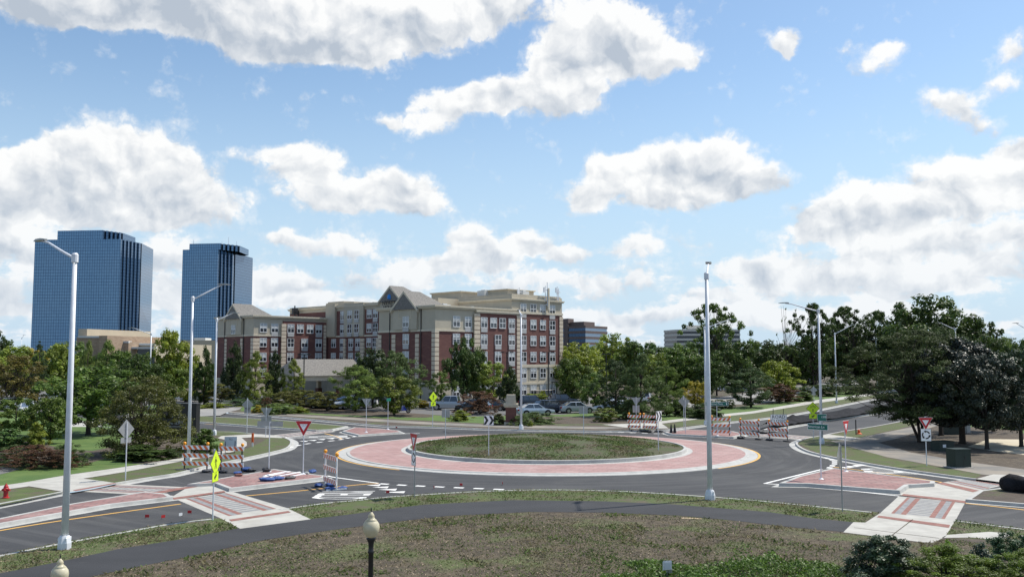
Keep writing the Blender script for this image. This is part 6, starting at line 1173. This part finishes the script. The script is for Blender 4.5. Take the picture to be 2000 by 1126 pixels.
def car(kind, paint, label, x, y, yaw, group='cars parked in the hotel car park', z0=GZ):
    L, Wd, wb, wr, body, cab, zr = CARP[kind]; t = thing('pickup_truck' if kind == 'pickup' else 'parked_car', label, 'pickup' if kind == 'pickup' else 'car', at(x, y, z0), yaw, group); pm = 'car_' + paint; hw = Wd / 2
    def ring(xx, zb, k, zl=.22): w_ = hw * k; return [(xx, -w_ * .88, zl), (xx, -w_, zl + .12), (xx, -w_, zb * .72), (xx, -w_ * .93, zb), (xx, w_ * .93, zb), (xx, w_, zb * .72), (xx, w_, zl + .12), (xx, w_ * .88, zl)]
    b = MB(); loft(b, [ring(xx, zb, k, .30 if abs(xx) > L * .47 else .22) for xx, zb, k in body])
    if kind == 'pickup': pass
    b.build('body', pm, t)
    if kind == 'pickup': b = MB(); b.box(1.15, 2.8, -.8, .8, 1.165, 1.185); b.build('truck_bed', 'black', t)
    belt = np.interp([cab[0], cab[1], cab[2], cab[3]], [q_[0] for q_ in body], [q_[1] for q_ in body]); tw = hw * .70; bw_ = hw * .90
    b = MB(); z_ = lambda i: belt[i] - .03
    A0, A1_, B0, B1 = (cab[0], -bw_, z_(0)), (cab[1], -tw, zr - .05), (cab[0], bw_, z_(0)), (cab[1], tw, zr - .05); C0, C1_, D0, D1 = (cab[3], -bw_, z_(3)), (cab[2], -tw, zr - .05), (cab[3], bw_, z_(3)), (cab[2], tw, zr - .05)
    b.face([A0, C0, C1_, A1_]); b.face([B0, B1, D1, D0]); b.build('side_windows', 'carglass', t)
    b = MB(); b.face([A0, A1_, B1, B0]); b.build('windscreen', 'shieldglass', t); b = MB(); b.face([C0, D0, D1, C1_]); b.build('rear_window', 'carglass', t)
    b = MB(); loft(b, [[(xx, -tw * k - .03, zr - .06), (xx, -tw * .8, zr), (xx, tw * .8, zr), (xx, tw * k + .03, zr - .06)] for xx, k in ((cab[1] - .05, .97), ((cab[1] + cab[2]) / 2, 1), (cab[2] + .05, .97))]); b.build('roof', pm, t)
    b = MB()
    for s_ in (-1, 1):
        for (p, q_) in (((cab[0], s_ * bw_, z_(0)), (cab[1], s_ * tw, zr - .04)), ((cab[3], s_ * bw_, z_(3)), (cab[2], s_ * tw, zr - .04)), (((cab[0] + cab[3]) / 2, s_ * bw_, belt[1]), ((cab[1] + cab[2]) / 2, s_ * tw, zr - .04))): b.tube([p, q_], .045, 5)
        if cab[2] - cab[1] > 1.6: b.tube([(cab[3] - .75, s_ * bw_, belt[3] - .02), (cab[2] - .35, s_ * tw, zr - .04)], .05, 5)
    b.build('window_pillar', pm, t)
    for s_ in (-1, 1):
        b = MB(); b.obox((cab[0] + .35, s_ * (hw + .06), belt[0] + .1), (.07, 0, 0), (0, .09, 0), .07); b.build('wing_mirror', pm, t)
        b = MB(); b.obox((-L / 2 + .12, s_ * hw * .66, body[1][1] - .16), (.10, s_ * .0, 0), (0, .20, 0), .07); b.build('headlight', 'lamp', t)
        b = MB(); b.obox((L / 2 - .05, s_ * hw * .74, body[-2][1] - .2), (.06, 0, 0), (0, .15, 0), .10); b.build('tail_light', 'tail', t)
        for xx in (-wb, wb):
            b = MB(); b.tube([(xx, s_ * (hw - .24), wr), (xx, s_ * (hw + .012), wr)], wr, 18); w1 = b.build('wheel', 'tyre', t)
            b = MB(); b.tube([(xx, s_ * (hw - .02), wr), (xx, s_ * (hw + .022), wr)], wr * .64, 12); b.build('rim', 'rim', w1)
            b = MB(); 
            for k in range(9): q0, q1 = pi * k / 9, pi * (k + 1) / 9; b.face([(xx + (wr + .09) * cos(q0), s_ * (hw + .006), wr + (wr + .09) * sin(q0)), (xx + (wr + .09) * cos(q1), s_ * (hw + .006), wr + (wr + .09) * sin(q1)), (xx, s_ * (hw + .006), wr)])
            b.build('wheel_arch', 'rubber', t)
    b = MB(); b.box(-L / 2 - .03, -L / 2 + .12, -hw * .78, hw * .78, .26, .40); b.box(-L / 2 - .02, -L / 2 + .1, -hw * .4, hw * .4, .5, .62); b.build('bumper', 'rubber', t); return t
# yaw 0: nose points to -x (left)
car('pickup', 'silver', 'silver pickup truck facing left in the car park', 882, 800, radians(-10))
car('suv', 'black', 'dark car behind the bare purple grey bush', 925, 805, radians(-15)); car('sedan', 'black', 'black low car right of the bare purple grey bush', 962, 801, radians(-18))
car('sedan', 'paleblue', 'pale blue saloon low behind the spreading juniper', 1044, 811, radians(200)); car('suv', 'black', 'dark SUV behind the far lamp, before the clipped hedge', 1040, 795, radians(195))
car('suv', 'navy', 'black SUV facing right between the pale and silver saloons', 1076, 806, radians(207)); car('sedan', 'silver', 'silver saloon facing right at the end of the row', 1127, 806, radians(194)); car('suv', 'black', 'black SUV behind the silver saloon', 1099, 791, radians(196))
car('sedan', 'silver', 'silver hatchback between the two left lamps', 383, 784, radians(184)); car('van', 'greyblue', 'dark grey blue van on the hotel drive', 464, 781, radians(-8)); car('sedan', 'white', 'white car half hidden behind the black sign', 345, 782, radians(10))
car('sedan', 'greyblue', 'blue grey car behind the flat crowned crab apple', 636, 797, radians(-30)); car('suv', 'black', 'dark car left of the blue grey car', 604, 794, radians(-20)); car('van', 'white', 'white van seen through the dense pine', 676, 797, radians(60)); car('suv', 'white', 'white SUV seen through the left pine', 712, 796, radians(70))
for x, y, k, c, l in ((18, 800, 'suv', 'white', 'white SUV at the left edge behind the loose green tree'), (62, 790, 'sedan', 'silver', 'silver car behind the loose green tree'), (52, 808, 'sedan', 'white', 'white car nearest the west lawn'), (105, 785, 'suv', 'silver', 'silver SUV behind the dark spruce'), (118, 800, 'sedan', 'white', 'white saloon left of the nearest lamp pole'), (216, 804, 'suv', 'silver', 'silver SUV behind the brown crab apple'), (236, 795, 'sedan', 'white', 'white saloon glimpsed between the western trees'), (1212, 792, 'sedan', 'white', 'white saloon seen through the pines'), (1262, 786, 'suv', 'white', 'white SUV seen between the two dense pines'), (1196, 804, 'sedan', 'silver', 'silver saloon glimpsed behind the clipped round bush'), (1416, 763, 'suv', 'white', 'white car under the trees beyond the far lawn'), (1438, 766, 'sedan', 'silver', 'silver car under the trees beyond the far lawn'), (1560, 752, 'sedan', 'black', 'dark car before the gateway'), (1680, 745, 'suv', 'greyblue', 'blue grey car by the white board')):
    car(k, c, l, x, y, radians((x * 37) % 360 if x < 1400 else 10), 'cars half hidden behind trees')
# motorcycle
t = thing('motorcycle', 'blue sport motorcycle parked under the olive tree', 'motorcycle', at(787, 806, GZ), radians(172))
for x in (-.68, .72):
    b = MB(); n = 18
    for k in range(n): q0, q1 = 2 * pi * k / n, 2 * pi * (k + 1) / n; b.tube([(x + .26 * cos(q0), 0, .32 + .26 * sin(q0)), (x + .26 * cos(q1), 0, .32 + .26 * sin(q1))], .065, 6, cap=False)
    w1 = b.build('wheel', 'tyre', t); b = MB(); b.tube([(x, -.03, .32), (x, .03, .32)], .19, 12); b.build('rim', 'rim', w1)
b = MB(); loft(b, [[(-.75, -.10, .62), (-.75, .10, .62), (-.72, .06, .82), (-.72, -.06, .82)], [(-.45, -.22, .35), (-.45, .22, .35), (-.42, .16, .98), (-.42, -.16, .98)], [(0, -.2, .3), (0, .2, .3), (0, .15, .92), (0, -.15, .92)], [(.25, -.13, .45), (.25, .13, .45), (.25, .12, .78), (.25, -.12, .78)]]); b.build('fairing', 'motoblue', t)
b = MB(); loft(b, [[(.15, -.13, .72), (.15, .13, .72), (.15, .1, .8), (.15, -.1, .8)], [(.5, -.12, .76), (.5, .12, .76), (.5, .1, .84), (.5, -.1, .84)], [(.85, -.06, .95), (.85, .06, .95), (.85, .04, 1.0), (.85, -.04, 1.0)]]); b.build('saddle', 'black', t)
b = MB(); b.tube([(-.68, 0, .32), (-.42, 0, .95)], .04, 6); b.tube([(-.4, -.32, .98), (-.4, .32, .98)], .02, 6); b.tube([(.72, 0, .32), (.1, 0, .42)], .04, 6); b.build('frame', 'black', t)
